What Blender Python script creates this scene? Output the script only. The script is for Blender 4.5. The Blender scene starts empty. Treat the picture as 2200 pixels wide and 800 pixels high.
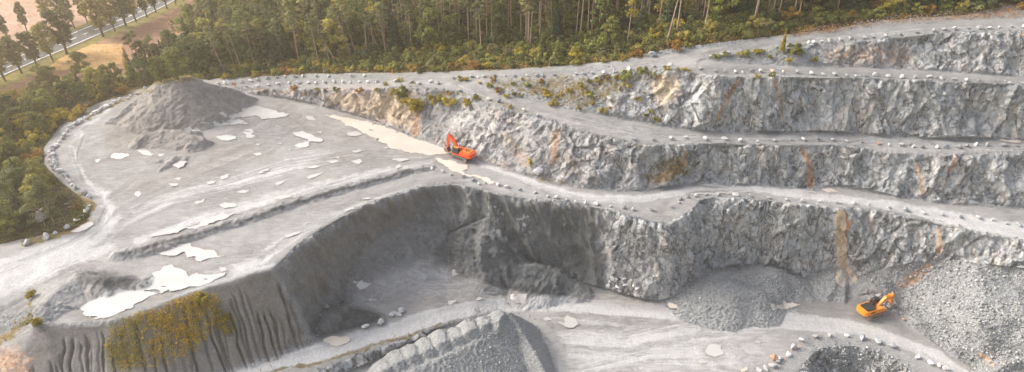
import bpy, bmesh, math, random
import numpy as np
from mathutils import Vector, Matrix
from mathutils.geometry import delaunay_2d_cdt

# ------------------------------------------------------------------ camera, sky, sun, exposure
S = bpy.context.scene
COL = S.collection
CZ = 142.0; PITCH = math.radians(32.0); F = 1467.0
SP, CP = math.sin(PITCH), math.cos(PITCH)
cam = bpy.data.objects.new("camera", bpy.data.cameras.new("camera"))
COL.objects.link(cam); S.camera = cam
cam.location = (0, 0, CZ); cam.rotation_euler = (math.radians(90) - PITCH, 0, 0)
cam.data.sensor_width = 36; cam.data.lens = F / 2200 * 36
cam.data.clip_end = 12000; cam.data.clip_start = 0.5
SUN_AZ = math.radians(-70)      # measured from +Y towards +X (negative = towards the left of the view)
SUN_EL = math.radians(34)
W = bpy.data.worlds.new("World"); S.world = W; W.use_nodes = True
nt = W.node_tree
sky = nt.nodes.new('ShaderNodeTexSky'); sky.sky_type = 'NISHITA'; sky.sun_disc = False
sky.sun_elevation = SUN_EL; sky.sun_rotation = SUN_AZ
sky.air_density = 1.0; sky.dust_density = 5.0; sky.ozone_density = 1.0
bg = nt.nodes['Background']; bg.inputs[1].default_value = 0.15
hs = nt.nodes.new('ShaderNodeHueSaturation'); hs.inputs['Saturation'].default_value = .60   # thin overcast: the sky light is nearly white
nt.links.new(sky.outputs[0], hs.inputs['Color']); nt.links.new(hs.outputs[0], bg.inputs[0])
sl = bpy.data.lights.new("sun", 'SUN'); sl.energy = 1.5; sl.angle = math.radians(20); sl.color = (1.0, 0.92, 0.82)
sun = bpy.data.objects.new("sun", sl); COL.objects.link(sun)
sd = Vector((math.sin(SUN_AZ) * math.cos(SUN_EL), math.cos(SUN_AZ) * math.cos(SUN_EL), math.sin(SUN_EL)))
sun.rotation_euler = sd.to_track_quat('Z', 'Y').to_euler(); sun.location = (0, 0, 300)
S.view_settings.view_transform = 'Standard'; S.view_settings.look = 'None'
S.view_settings.gamma = 1.0; S.view_settings.exposure = 0.95
S.render.engine = 'CYCLES'
S.cycles.max_bounces = 5; S.cycles.diffuse_bounces = 3; S.cycles.volume_bounces = 1
S.cycles.transparent_max_bounces = 8
random.seed(7); rng = np.random.default_rng(7)

# ------------------------------------------------------------------ helpers
def P(px, py, z):
    v = (py - 400) / F; D = (CZ - z) / (SP + v * CP)
    return ((px - 1100) / F * D, D * (CP - v * SP), z)
def proj(X, Y, Z):
    D = Y * CP + (CZ - Z) * SP
    return 1100 + X / D * F, 400 + ((CZ - Z) * CP - Y * SP) / D * F, D
def tag(o, label=None, cat=None, group=None, kind=None):
    if label: o['label'] = label
    if cat: o['category'] = cat
    if group: o['group'] = group
    if kind: o['kind'] = kind
    return o
def empty(name, loc, rz=0.0):
    o = bpy.data.objects.new(name, None); COL.objects.link(o)
    o.location = loc; o.rotation_euler = (0, 0, rz); o.empty_display_size = 0.5
    return o
def mesh_obj(name, verts, faces, mat, parent=None, smooth=False):
    me = bpy.data.meshes.new(name); me.from_pydata([tuple(v) for v in verts], [], [tuple(f) for f in faces]); me.update()
    if mat: me.materials.append(mat)
    if smooth: me.polygons.foreach_set('use_smooth', [True] * len(me.polygons))
    o = bpy.data.objects.new(name, me); COL.objects.link(o); o.parent = parent
    return o
def copy_tree(o, parent=None):
    c = o.copy(); COL.objects.link(c); c.parent = parent
    for ch in o.children: copy_tree(ch, c)
    return c
_perm = np.random.default_rng(3).permutation(256).astype(np.int64); _perm = np.concatenate([_perm, _perm, _perm])
def _h(ix, iy, iz): return _perm[(_perm[(_perm[ix & 255] + iy) & 255] + iz) & 255]
_G = np.array([(1,1,0),(-1,1,0),(1,-1,0),(-1,-1,0),(1,0,1),(-1,0,1),(1,0,-1),(-1,0,-1),(0,1,1),(0,-1,1),(0,1,-1),(0,-1,-1),(1,1,0),(-1,1,0),(0,-1,1),(0,-1,-1)], float)
def perlin(x, y, z):
    x, y, z = np.broadcast_arrays(np.asarray(x, float), np.asarray(y, float), np.asarray(z, float))
    xi = np.floor(x).astype(np.int64); yi = np.floor(y).astype(np.int64); zi = np.floor(z).astype(np.int64)
    fx, fy, fz = x - xi, y - yi, z - zi
    u = fx*fx*fx*(fx*(fx*6-15)+10); v = fy*fy*fy*(fy*(fy*6-15)+10); w = fz*fz*fz*(fz*(fz*6-15)+10)
    r = 0
    for dx in (0, 1):
        for dy in (0, 1):
            for dz in (0, 1):
                g = _G[_h(xi+dx, yi+dy, zi+dz) & 15]
                d = g[..., 0]*(fx-dx) + g[..., 1]*(fy-dy) + g[..., 2]*(fz-dz)
                r = r + d * (u if dx else 1-u) * (v if dy else 1-v) * (w if dz else 1-w)
    return r
def fbm(x, y, z, s, n=3, ridge=False):
    t = 0; a = 1.0; k = 1.0 / s; tot = 0
    for i in range(n):
        q = perlin(x*k + i*17.3, y*k + i*5.1, z*k + i*9.7)
        t = t + a * ((1 - 2*np.abs(q)) * 1.0 - 0.5 if ridge else q); tot += a; a *= 0.5; k *= 2.03
    return t / tot
def sstep(a, b, x):
    t = np.clip((x - a) / (b - a), 0, 1); return t*t*(3-2*t)

# ------------------------------------------------------------------ terrain breaklines  (photo px, py, height)
def L(z, *p): return [(a, b, z) for a, b in p]
BL = []
# road on the forest side, far edge
FAR = [(-300,560,24),(-100,565,25)]
edge3 = [(430,182,27),(480,177,28),(555,169,29.5),(651,162,32),(755,160,35),(880,161,38.5),(981,157,41),(1082,155,44),(1150,152,46),(1217,148,48),(1320,139,51.5),(1387,127,53.5),(1455,115,55.5),(1522,103,58),(1624,91,60),(1760,77,62.5),(1895,61,65.5),(2030,51,67.5),(2200,49,69),(2500,50,71)]
BL.append(edge3)
# lip of road 3 / its outer crest
lip3a = [(470,190,27.3),(519,189,27.6),(609,190,29.3),(676,191,31.2),(730,192,33.5),(777,192,35.5),(848,186,38.3),(905,184,39.5),(931,189,39.8),(981,194,40.3),(1015,206,40.7),(1082,233,40.7),(1133,243,40.6),(1184,257,40.3),(1251,280,40),(1320,297,39.3),(1387,313,38.4),(1472,311,38.2),(1556,311,38.2),(1657,313,38.2),(1725,314,38.3),(1844,317,38),(1912,331,38),(1996,333,38.6),(2064,330,39),(2200,326,39),(2500,322,38)]
BL.append(lip3a)
toe2 = [(531,203,26),(609,212,26),(676,225,26),(744,243,26),(811,263,26),(880,293,26),(961,322,26),(1042,348,26),(1116,374,26),(1184,393,26),(1251,404,26),(1320,411,26),(1354,411,26),(1421,404,26),(1468,397,26),(1509,393,26),(1556,396,26),(1624,397,26),(1742,405,26),(1800,398,26),(1861,408,26),(1929,424,26),(2064,440,26),(2200,446,26),(2500,460,26)]
BL.append(toe2)
toe3 = [(975,172,40.6),(1015,189,41),(1082,204,41.2),(1150,219,41),(1217,236,40.6),(1320,253,40),(1404,267,39.4),(1505,281,39),(1624,284,39),(1760,281,39),(1827,285,39),(1895,292,39),(1996,298,39.3),(2165,298,39.5),(2200,298,39.5),(2500,300,38.5)]
lip3 = [(975,168,40.8),(1062,169,43),(1167,166,45.8),(1275,161,49.2),(1320,157,51),(1371,150,52.8),(1438,150,54.8),(1489,156,55.6),(1522,162,56),(1624,167,56),(1760,168,56),(1895,170,56),(2013,175,56),(2097,179,56),(2200,184,56),(2500,192,56)]
BL += [toe3, lip3]
toe4 = [(1506,128,56.3),(1556,137,56.1),(1624,140,56),(1760,143,56),(1962,149,56),(2097,159,56),(2200,165,56),(2500,178,56)]
lip4 = [(1502,124,56.8),(1556,118,57.6),(1624,110,58.8),(1725,97,60.8),(1760,93,61.5),(1827,89,62.7),(1912,83,64.2),(1976,79,65.4),(2030,71,66.3),(2097,69,67),(2200,69,68),(2500,69,70)]
BL += [toe4, lip4]
# pit crest, road 1 outer lip, spur, pit rim, gully slope crest
lip1 = [(2500,560,25.5),(2200,516,25),(2097,499,24.6),(2013,483,24.6),(1962,472,24.8),(1912,459,25.4),(1861,451,25.4),(1794,448,25.4),(1760,446,25.4),(1691,440,25.7),(1624,430,26),(1545,426,26),(1509,430,26),(1497,444,25.8),(1474,462,25.4),(1440,479,25),(1431,486,24.8),(1387,476,25.2),(1340,463,25.6),(1320,458,25.8),(1285,450,26),(1217,436,26),(1150,432,26),(1066,419,26),(1028,405,26),(998,398,26),(968,395,26),(931,398,26),(880,409,26),(840,424,26),(791,440,26),(760,455,26),(717,479,26),(676,502,26),(636,530,26),(612,553,25.7),(587,577,25.2),(521,597,25),(440,620,25),(422,624,25),(354,650,25),(287,675,25),(236,689,25),(152,695,25),(84,699,25),(40,716,24),(-20,750,23),(-120,820,22)]
BL.append(lip1)
toe1 = [(2500,660,17),(2200,600,16),(2100,578,16),(2040,570,14),(1980,572,11),(1900,588,7),(1850,590,4.5),(1800,583,3),(1760,590,1.5),(1725,592,1),(1640,590,0.5),(1560,592,0.5),(1518,596,0.5),(1512,620,0.3),(1500,656,0),(1448,648,0),(1387,641,0),(1347,630,0),(1310,620,0),(1250,606,0.5),(1200,590,1.5),(1150,573,3),(1090,560,4.5),(1030,548,5.5),(980,543,5.5),(900,552,4.5),(850,568,3.5),(805,592,3.2),(765,628,3.6),(728,660,4.6),(695,694,6.2),(671,737,8)]
BL.append(toe1)
ridge = [(587,577,25.2),(615,614,20.5),(642,658,15.5),(656,692,11.8),(671,737,8)]
BL.append(ridge)
gtoe = [(671,737,8),(620,757,9),(560,776,10),(480,802,11.2),(380,835,12.5),(250,870,13)]
BL.append(gtoe)
# lower slope of the bank, bottom left
BL.append([(250,870,13),(100,860,14),(-50,880,15),(-200,930,15)])
# ramp near edge and bank below it
BL.append([(1080,668,0.2),(1010,682,1.2),(950,700,2.4),(880,722,3.8),(800,755,5.4),(730,783,7),(640,815,8.5),(520,850,9.5)])
BL.append([(1060,680,0),(960,712,0.8),(890,736,1.8),(810,770,2.8),(740,800,3.8),(650,840,5)])
# hole at the bottom right
BL.append([(1690,850,0),(1705,815,0),(1728,782,0),(1752,758,0),(1785,746,0),(1840,746,0),(1895,761,0),(1940,785,0),(1985,815,0),(2030,860,0)])
BL.append([(1760,890,-9),(1768,850,-9),(1785,812,-8.5),(1825,808,-8.5),(1890,828,-9),(1950,890,-9)])
# road right side (outer) and muck pile
BL.append([(1660,598,0.4),(1740,612,0.2),(1830,645,0),(1930,690,0),(2010,735,0),(2100,780,0),(2180,830,0),(2300,900,0)])
BL.append([(1940,640,2.2),(1990,690,2),(2060,738,2),(2130,780,2),(2250,850,2)])
BL.append([(1985,610,8),(2040,650,9),(2100,700,10),(2200,760,11),(2500,900,12)])
BL.append([(2060,600,12.5),(2110,640,14),(2200,680,14),(2500,780,15)])
# plateau rim by the woods (boulder line)
rimL = [(430,182,27),(330,192,26),(262,216,26),(196,246,26),(150,272,26),(128,300,26),(104,322,26),(108,350,26),(132,388,26),(160,412,26),(196,446,26),(204,468,26),(190,492,26),(150,500,26),(100,516,26),(50,525,26),(0,542,26),(-100,565,25.5),(-300,620,25)]
BL.append(rimL)
outL = [(400,172,25.5),(320,182,24.5),(250,203,24),(185,232,24),(138,260,24),(108,292,24),(84,318,24),(86,355,24),(110,395,24),(140,425,24.5),(165,455,25),(150,478,25),(90,500,25),(40,510,24.5),(-20,520,24),(-120,530,23),(-300,550,22)]
BL.append(outL)
# flat farmland
BL.append([(400,150,23),(300,160,22),(200,190,21),(100,220,21),(0,260,21),(-200,330,21),(-350,380,21)])
BL.append([(500,-60,21),(470,-10,21),(430,60,21),(400,110,21.5),(400,150,22)])
for p in [(-350,-110,21),(-100,-110,21),(150,-110,21),(330,-110,21),(520,-110,22),(700,-110,32),(1100,-110,48),(1500,-110,64),(1900,-110,76),(2500,-110,80),
          (700,60,34),(900,60,41),(1100,60,47),(1300,60,54),(1500,60,61.5),(1700,30,65),(1900,10,69.5),(2050,10,70),(2200,10,71.5),(2500,10,72.5),(560,110,30),(480,130,28),(-350,150,21),(0,60,21),(200,40,21)]:
    BL.append([p])
wpts = [(-420,85,14),(-250,85,12),(-120,85,8),(-60,95,4),(0,85,0),(60,85,0),(120,85,0),(250,85,6),(420,85,10),(-520,300,21),(520,300,60),(-520,560,21),(0,560,50),(520,560,90)]

verts = []; edges = []
for bl in BL:
    i0 = None
    for a in bl:
        # subdivide implicitly by straight world segments
        w = P(*a); verts.append(w)
        if i0 is not None: edges.append((i0, len(verts)-1))
        i0 = len(verts)-1
for w in wpts: verts.append(w)
vo, eo, fo, ov, oe, of = delaunay_2d_cdt([Vector(v[:2]) for v in verts], edges, [], 0, 1e-4)
zz = np.zeros(len(vo)); V2 = np.array([v[:2] for v in verts]); Z2 = np.array([v[2] for v in verts])
ncross = 0
for i, v in enumerate(vo):
    if ov[i]: zz[i] = np.mean([Z2[k] for k in ov[i]])
    else:
        ncross += 1; d = np.hypot(V2[:, 0]-v[0], V2[:, 1]-v[1]); k = np.argsort(d)[:2]; zz[i] = (Z2[k] / (d[k]+.01)).sum() / (1/(d[k]+.01)).sum()
        print("CROSS", [round(t) for t in proj(v[0], v[1], zz[i])])
X0, X1, Y0, Y1, RES = -440.0, 440.0, 90.0, 470.0, 0.5
NX = int((X1-X0)/RES)+1; NY = int((Y1-Y0)/RES)+1
H = np.full((NY, NX), np.nan)
for f in fo:
    a, b, c = [vo[i] for i in f]; za, zb, zc = [zz[i] for i in f]
    x0 = max(0, int((min(a[0], b[0], c[0])-X0)/RES)); x1 = min(NX-1, int((max(a[0], b[0], c[0])-X0)/RES)+1)
    y0 = max(0, int((min(a[1], b[1], c[1])-Y0)/RES)); y1 = min(NY-1, int((max(a[1], b[1], c[1])-Y0)/RES)+1)
    if x1 < x0 or y1 < y0: continue
    gx, gy = np.meshgrid(X0+np.arange(x0, x1+1)*RES, Y0+np.arange(y0, y1+1)*RES)
    d = (b[1]-c[1])*(a[0]-c[0]) + (c[0]-b[0])*(a[1]-c[1])
    if abs(d) < 1e-9: continue
    l1 = ((b[1]-c[1])*(gx-c[0]) + (c[0]-b[0])*(gy-c[1]))/d; l2 = ((c[1]-a[1])*(gx-c[0]) + (a[0]-c[0])*(gy-c[1]))/d; l3 = 1-l1-l2
    m = (l1 >= -1e-6) & (l2 >= -1e-6) & (l3 >= -1e-6)
    H[y0:y1+1, x0:x1+1][m] = (l1*za+l2*zb+l3*zc)[m]
print("NANS", int(np.isnan(H).sum()), "cross", ncross)
H = np.where(np.isnan(H), 20, H)
def blur2(A, r, n=2):
    for _ in range(n):
        for ax in (0, 1):
            pad = [(0, 0), (0, 0)]; pad[ax] = (r+1, r)
            c = np.cumsum(np.pad(A, pad, mode='edge'), axis=ax)
            s = 2*r+1
            A = (np.take(c, range(s, c.shape[ax]), axis=ax) - np.take(c, range(0, c.shape[ax]-s), axis=ax)) / s
    return A
H = blur2(H, 1, 1)
GX, GY = np.meshgrid(X0+np.arange(NX)*RES, Y0+np.arange(NY)*RES)
n_low = fbm(GX, GY, GX*0, 14, 3); n_mid = fbm(GX, GY, GX*0+5, 4, 3)
HB = H.copy()
def seg_dist(pts):
    best = np.full(GX.shape, 1e9); tt = np.zeros(GX.shape); lo = 0
    for k in range(len(pts)-1):
        ax, ay = pts[k][:2]; bx, by = pts[k+1][:2]; dx, dy = bx-ax, by-ay; l2 = dx*dx+dy*dy+1e-9
        t = np.clip(((GX-ax)*dx+(GY-ay)*dy)/l2, 0, 1); d = np.hypot(GX-ax-t*dx, GY-ay-t*dy); m = d < best
        best = np.where(m, d, best); tt = np.where(m, k+t, tt)
    return best, tt
HEAPS = {}
def ridge_heap(name, pts, slope, wob=1.0, rnd=0.6, top=0.0):
    """pts: (px,py,z) ridge of a heap; the heap falls away from it at a given slope"""
    global H
    w = [P(*p) for p in pts]
    if len(w) == 1: w.append((w[0][0]+.01, w[0][1], w[0][2]))
    d, t = seg_dist(w); zr = np.interp(t.ravel(), range(len(w)), [q[2] for q in w]).reshape(t.shape)
    d = np.maximum(0, d - top)
    h = zr - slope*(np.sqrt(d*d + rnd*rnd)-rnd) + (n_low*2.2 + n_mid*0.9)*wob*np.clip(d/3, 0.15, 1)
    m = h > H
    H = np.where(m, h, H)
    if name: HEAPS[name] = HEAPS.get(name, np.zeros(H.shape, bool)) | m
# big sand heap on the plateau
ridge_heap('sand_heap', [(348,178,39.0),(375,173,39.6),(396,169,39.6)], .86, 1.1, .5, 2.6)
ridge_heap('sand_heap', [(398,167,40),(440,178,37),(500,191,32.5),(538,207,28.0)], .88, .8, .3)
ridge_heap('sand_heap', [(340,178,39.3),(280,222,32.5),(228,262,27)], .95, .6, .3)
ridge_heap('sand_heap', [(368,188,38.5),(372,235,32),(350,275,28)], 1.0, 1.0, .5)
ridge_heap('low_heap', [(300,292,28.6),(345,280,30),(385,280,30),(415,296,29)], .62, 1.2, .6)
ridge_heap('low_heap', [(330,345,26.8),(375,335,27.6),(345,362,26.6)], .5, 1.3, .4)
# berm across the plateau
bw = [(252,541,26.9),(300,531,27.2),(360,515,27.3),(440,490,27.3),(520,468,27.3),(600,440,27.3),(700,410,27.3),(800,383,27.2),(870,366,27.0),(925,357,26.6)]
ridge_heap('earth_berm', bw, .85, .25, .5, .6)
# spoil by the big puddle
ridge_heap('spoil_heap', [(165,590,27.2),(215,595,28.6),(262,595,28.0),(300,602,26.8)], .75, .8, .4)
ridge_heap('spoil_heap', [(205,602,28.4),(232,622,26.6)], .9, .4, .4)
ridge_heap(None, [(80,690,26),(90,650,27.6),(130,615,27.8),(165,597,27.4)], .35, .4, .8)
# dark heaps in the pit
ridge_heap('dark_heap', [(1050,596,3.2),(1090,568,7.2),(1150,568,8),(1200,586,6),(1236,612,3)], .66, 1.0, .6)
ridge_heap('slumped_fines', [(915,540,6),(960,506,11),(1010,482,15.5),(1045,468,18.5)], .95, 1.3, .35)
ridge_heap('slumped_fines', [(1010,485,14.8),(1070,520,11),(1125,556,6.5)], .9, 1.2, .35)
ridge_heap('slumped_fines', [(965,556,4),(985,522,8),(1005,500,11)], 1.0, .8, .4)
ridge_heap('black_heap', [(702,675,9.5),(745,668,8.6),(800,680,6)], .62, .5, .5)
# heap of grey gravel under the cliff
ridge_heap('gravel_heap', [(1535,594,5.6),(1600,586,5.2),(1665,580,5.6),(1700,594,3.6)], .5, 1.1, 1.6)
ridge_heap('gravel_heap', [(1520,612,5.5),(1570,608,6.5),(1610,620,5)], .45, .5, 1.2)
# sand fan below the tan seam
ridge_heap('sand_fan', [(1809,584,5.2),(1816,594,4.0),(1822,604,2.4)], .5, .2, 1.0)
# large stockpile bottom centre with dumped loads on top
FL = [(1094,694,10.8),(1015,736,9.4),(971,757,8.6),(880,796,7.2),(820,824,6.2)]
ridge_heap('stockpile', [(1094,672,11.6),(1128,722,8.2),(1156,770,5.6),(1180,815,3)], 1.15, .25, .3)
ridge_heap('stockpile', [(1066,706,10.3)]+FL[1:], .72, .2, .35)
fl_x = [q[0] for q in FL][::-1]; fl_y = [q[1] for q in FL][::-1]; fl_z = [q[2] for q in FL][::-1]
for (a, b, dz) in [(1071,665,.3),(1040,677,.2),(1008,684,.5),(977,701,.1),(945,706,.5),(913,723,.2),(881,738,.3),(851,750,.2),(824,770,.1)]:
    ax_, ay_ = a+13, np.interp(a+13, fl_x, fl_y)-6; za_ = float(np.interp(a+13, fl_x, fl_z))
    ridge_heap('dumped_loads', [(a+1,b+9,za_+1.3+dz),(a+7,(b+ay_)/2+2,za_+1.7+dz),(ax_,ay_,za_+.1)], 1.5, .05, 2.2, .5)
# ripple of dumped material around the muck pile (broken rock)
pw = P(1872, 679, .3); pd = np.hypot(GX-pw[0], (GY-pw[1])*1.1)     # levelled stand of the right-hand machine
H = H + (.3-H)*(1-sstep(5.5, 10, pd))
PXg, PYg, _ = proj(GX, GY, H)
# ---- gullies on the fines slope: they run straight down the slope
a = P(587,577,25.2); b = P(440,620,25); e1 = np.array([b[0]-a[0], b[1]-a[1]]); e1 /= np.linalg.norm(e1)
sx = (GX-a[0])*e1[0]+(GY-a[1])*e1[1]
nrm = np.array([e1[1], -e1[0]]);
if nrm[1] > 0: nrm = -nrm
td = (GX-a[0])*nrm[0]+(GY-a[1])*nrm[1]
def inpoly(px, py, poly):
    r = np.zeros(px.shape, bool); n = len(poly)
    for i in range(n):
        x1_, y1_ = poly[i]; x2_, y2_ = poly[(i+1) % n]
        if y1_ == y2_: continue
        c = ((py >= min(y1_, y2_)) & (py < max(y1_, y2_))) & (px < (x2_-x1_)*(py-y1_)/(y2_-y1_)+x1_)
        r ^= c
    return r
gm = inpoly(PXg, PYg, [(588,582),(440,625),(400,640),(250,700),(200,710),(90,715),(60,760),(60,830),(480,800),(655,742),(640,670),(615,620)]).astype(float)
gm = blur2(gm, 3, 2)
def gully_field(sx_, td_):
    out = np.zeros(sx_.shape); rg = random.Random(4); q = -3.0; 
    wv_ = perlin(td_*.12, sx_*.05, 7.0)*.7
    while q < 78:
        q += rg.uniform(.75, 1.9); wdt = rg.uniform(.18, .34); dp = rg.uniform(.35, 1.35)*(1 if q < 24 else .55); st = rg.uniform(.2, 3) if rg.random() < .6 else rg.uniform(4, 9)
        line = q + wv_ + perlin(td_*.3, q*3.1, 2.0)*.5 + td_*rg.uniform(-.10, .10)
        d = np.abs(sx_-line)
        out = np.maximum(out, dp*np.exp(-(d/wdt)**2)*sstep(st, st+2, td_))
    return out
PUD = []
def puddle(pts, cream=False): PUD.append((pts, cream))
def q1(ox, oy, *p): return [(ox+a/2.9636, oy+b/2.9636) for a, b in p]
puddle([(700,248),(735,252),(790,262),(850,283),(885,295),(930,310),(958,322),(962,330),(930,334),(880,331),(840,317),(800,298),(765,278),(725,260)], True)
puddle(q1(880,260,(150,240),(240,245),(300,270),(375,288),(370,315),(330,322),(400,345),(500,372),(540,395),(500,402),(430,372),(340,342),(270,322),(210,288)), True)
puddle(q1(440,0,(80,728),(200,715),(240,690),(330,675),(440,705),(540,730),(500,750),(380,760),(300,745),(220,750),(130,745)))
puddle(q1(440,260,(-40,12),(60,5),(150,-10),(230,-5),(265,15),(250,28),(150,22),(60,26)))
puddle(q1(440,260,(560,80),(620,75),(690,92),(690,105),(750,125),(745,138),(670,135),(660,160),(590,180),(560,172),(585,152),(650,130),(640,112),(580,98)))
for q in [((65,100),(130,90),(190,100),(200,115),(150,128),(90,125)), ((235,60),(290,50),(310,75),(290,85),(320,100),(300,115),(255,110),(260,90)), ((300,208),(350,203),(368,215),(330,222)),
          ((905,75),(960,72),(1010,90),(960,100),(915,95)), ((640,305),(700,282),(735,290),(700,303)), ((925,258),(980,250),(1003,265),(980,278)), ((940,195),(970,183),(995,192),(960,205)),
          ((430,495),(500,478),(550,475),(540,490),(450,508)), ((85,535),(130,520),(190,525),(195,545),(120,562)), ((770,262),(830,255),(860,262),(800,272)), ((820,235),(860,232),(850,242)),
          ((1210,290),(1240,280),(1250,298),(1215,310)), ((1190,245),(1260,240),(1300,250),(1230,262)), ((440,400),(520,380),(500,400),(455,415)), ((640,360),(720,335),(760,325),(720,352),(660,375)),
          ((500,740),(560,715),(620,705),(590,725),(520,748)), ((870,580),(930,550),(945,560),(900,585)), ((1000,495),(1050,488),(1060,498),(1015,505)), ((190,455),(240,440),(280,445),(250,462)), ((330,330),(420,300),(400,325),(350,340)), ((90,360),(150,340),(140,365),(100,375)), ((10,395),(70,380),(60,400),(20,410)), ((1070,120),(1110,115),(1100,127)), ((1130,165),(1180,170),(1160,178)),((700,75),(740,70),(735,82)),((460,142),(490,140),(480,152)),((520,182),(545,178),(540,190)),((320,150),(350,148),(340,158))]:
    puddle(q1(440,260,*q))
for q in [((668,690),(710,688),(690,700)),((640,745),(680,742),(712,770),(680,768),(645,755)),((590,720),(570,712),(600,722))]: puddle(q1(440,0,*q))
puddle([(317,512),(340,498),(400,488),(440,474),(475,459),(500,461),(480,471),(447,482),(405,493),(340,508)])
puddle(q1(0,530,(500,400),(520,380),(570,350),(600,320),(630,302),(740,290),(850,262),(920,222),(1000,160),(1060,125),(1110,120),(1150,150),(1200,190),(1304,182),(1440,170),(1380,215),(1310,238),(1150,278),(1000,310),(900,340),(830,390),(720,440),(600,466),(560,462),(530,440),(560,425),(505,415)))
puddle([(334,530),(345,525),(365,525),(400,524),(440,535),(470,545),(484,550),(455,555),(435,560),(415,560),(395,545),(365,550),(342,542)])
for q in [((450,710),(510,668),(550,652),(578,645),(580,670),(550,695),(500,712)),((700,240),(730,205),(820,210),(825,225),(760,245)),((865,190),(920,185),(990,210),(960,225),(900,210)),((1090,270),(1130,255),(1180,262),(1170,285),(1135,305),(1100,285)),((850,455),(880,450),(897,465),(875,488),(855,475)),((1065,405),(1130,398),(1137,415),(1080,420)),((600,250),(640,245),(620,270)),((1000,215),(1040,212),(1030,228),(1005,230)),((1100,372),(1150,365),(1140,385)),((1230,520),(1304,495),(1290,520),(1250,535))]:
    puddle(q1(0,260,*q), q[0] in ((700,240),))
for q in [((390,15),(410,8),(430,17),(410,24))]: puddle([(a, 260+b) for a, b in q])
for q in [((950,225),(1000,212),(1060,235),(1000,275),(975,280),(945,255)),((1035,335),(1060,312),(1095,345),(1050,350)),((90,140),(130,142),(140,155),(100,168))]: puddle(q1(440,530,*q))
puddle(q1(440,530,(760,590),(790,575),(900,570),(920,580),(905,618),(840,640),(750,612)), True)
for q in [((270,150),(290,105),(330,100),(370,145),(330,170),(270,200)),((230,355),(290,345),(300,358),(260,375)),((610,310),(740,305),(730,330),(740,360),(680,368),(640,340)),((950,480),(1000,445),(1050,470),(1070,500),(1040,520),(990,510)),((380,335),(440,325),(485,335),(430,345)),((835,460),(880,450),(910,470),(860,480))]: puddle(q1(880,530,*q))
for q in [((585,640),(620,618),(685,625),(670,655),(690,690),(640,705),(580,690)),((530,725),(570,718),(585,745),(550,752)),((890,600),(930,605),(925,618),(895,615))]: puddle(q1(1320,530,*q))
for q in [((340,360),(400,370),(420,400),(350,392)),((980,368),(1030,382),(1090,350),(1190,370),(1060,395),(990,400)),((800,785),(840,770),(850,790),(815,800))]: puddle(q1(1320,530,*q), True)
puddle(q1(1760,260,(1140,125),(1280,125),(1275,142),(1180,135)), True)
puddle(q1(1760,260,(15,440),(60,430),(140,460),(60,460)), True)
for q in [((545,405),(640,400),(700,428),(600,425)),((480,460),(750,450),(780,465),(500,470)),((1215,448),(1265,450),(1285,462),(1230,460))]: puddle(q1(1320,260,*q))


# ------------------------------------------------------------------ fan grid, denser on the steep faces
Hf = H
def samp(A, X, Y):
    fx = np.clip((X-X0)/RES, 0, NX-1.001); fy = np.clip((Y-Y0)/RES, 0, NY-1.001)
    ix = fx.astype(int); iy = fy.astype(int); tx = fx-ix; ty = fy-iy
    return (A[iy, ix]*(1-tx)+A[iy, ix+1]*tx)*(1-ty) + (A[iy+1, ix]*(1-tx)+A[iy+1, ix+1]*tx)*ty
NU, NR = 1500, 900
U = np.linspace(-0.93, 0.93, NU)
FA, FB = 86.6, 0.767
YA, YB = 98.0, 405.0
yd = np.arange(YA, YB, 0.5)
UU, YD = np.meshgrid(U, yd, indexing='ij')
zd = samp(Hf, UU*(FA+FB*YD), YD)
cost = 1 + 2.2*np.abs(np.gradient(zd, 0.5, axis=1))
cost = np.where(YD < 112, .45, cost); cost = np.where(YD > 300, .6, cost)
k = 9; pad = np.pad(cost, ((k, k), (0, 0)), mode='edge'); cs = np.cumsum(np.pad(pad, ((1, 0), (0, 0))), axis=0); cost = (cs[2*k+1:]-cs[:-2*k-1])/(2*k+1)
cum = np.cumsum(cost, axis=1); cum = (cum-cum[:, :1])/(cum[:, -1:]-cum[:, :1])
tt = np.linspace(0, 1, NR); YR = np.stack([np.interp(tt, cum[i], yd) for i in range(NU)])
XR = U[:, None]*(FA+FB*YR)
ZR = samp(Hf, XR, YR)
e = 0.5
gx = (samp(Hf, XR+e, YR)-samp(Hf, XR-e, YR))/(2*e); gy = (samp(Hf, XR, YR+e)-samp(Hf, XR, YR-e))/(2*e)
slope = np.hypot(gx, gy)
nn = 1/np.sqrt(gx*gx+gy*gy+1); NXr, NYr, NZr = -gx*nn, -gy*nn, nn
PXv, PYv, _ = proj(XR, YR, ZR)

sxv = (XR-a[0])*e1[0]+(YR-a[1])*e1[1]; tdv = (XR-a[0])*nrm[0]+(YR-a[1])*nrm[1]
gul_d = gully_field(sxv, tdv)*np.clip(samp(gm, XR, YR), 0, 1)
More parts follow.
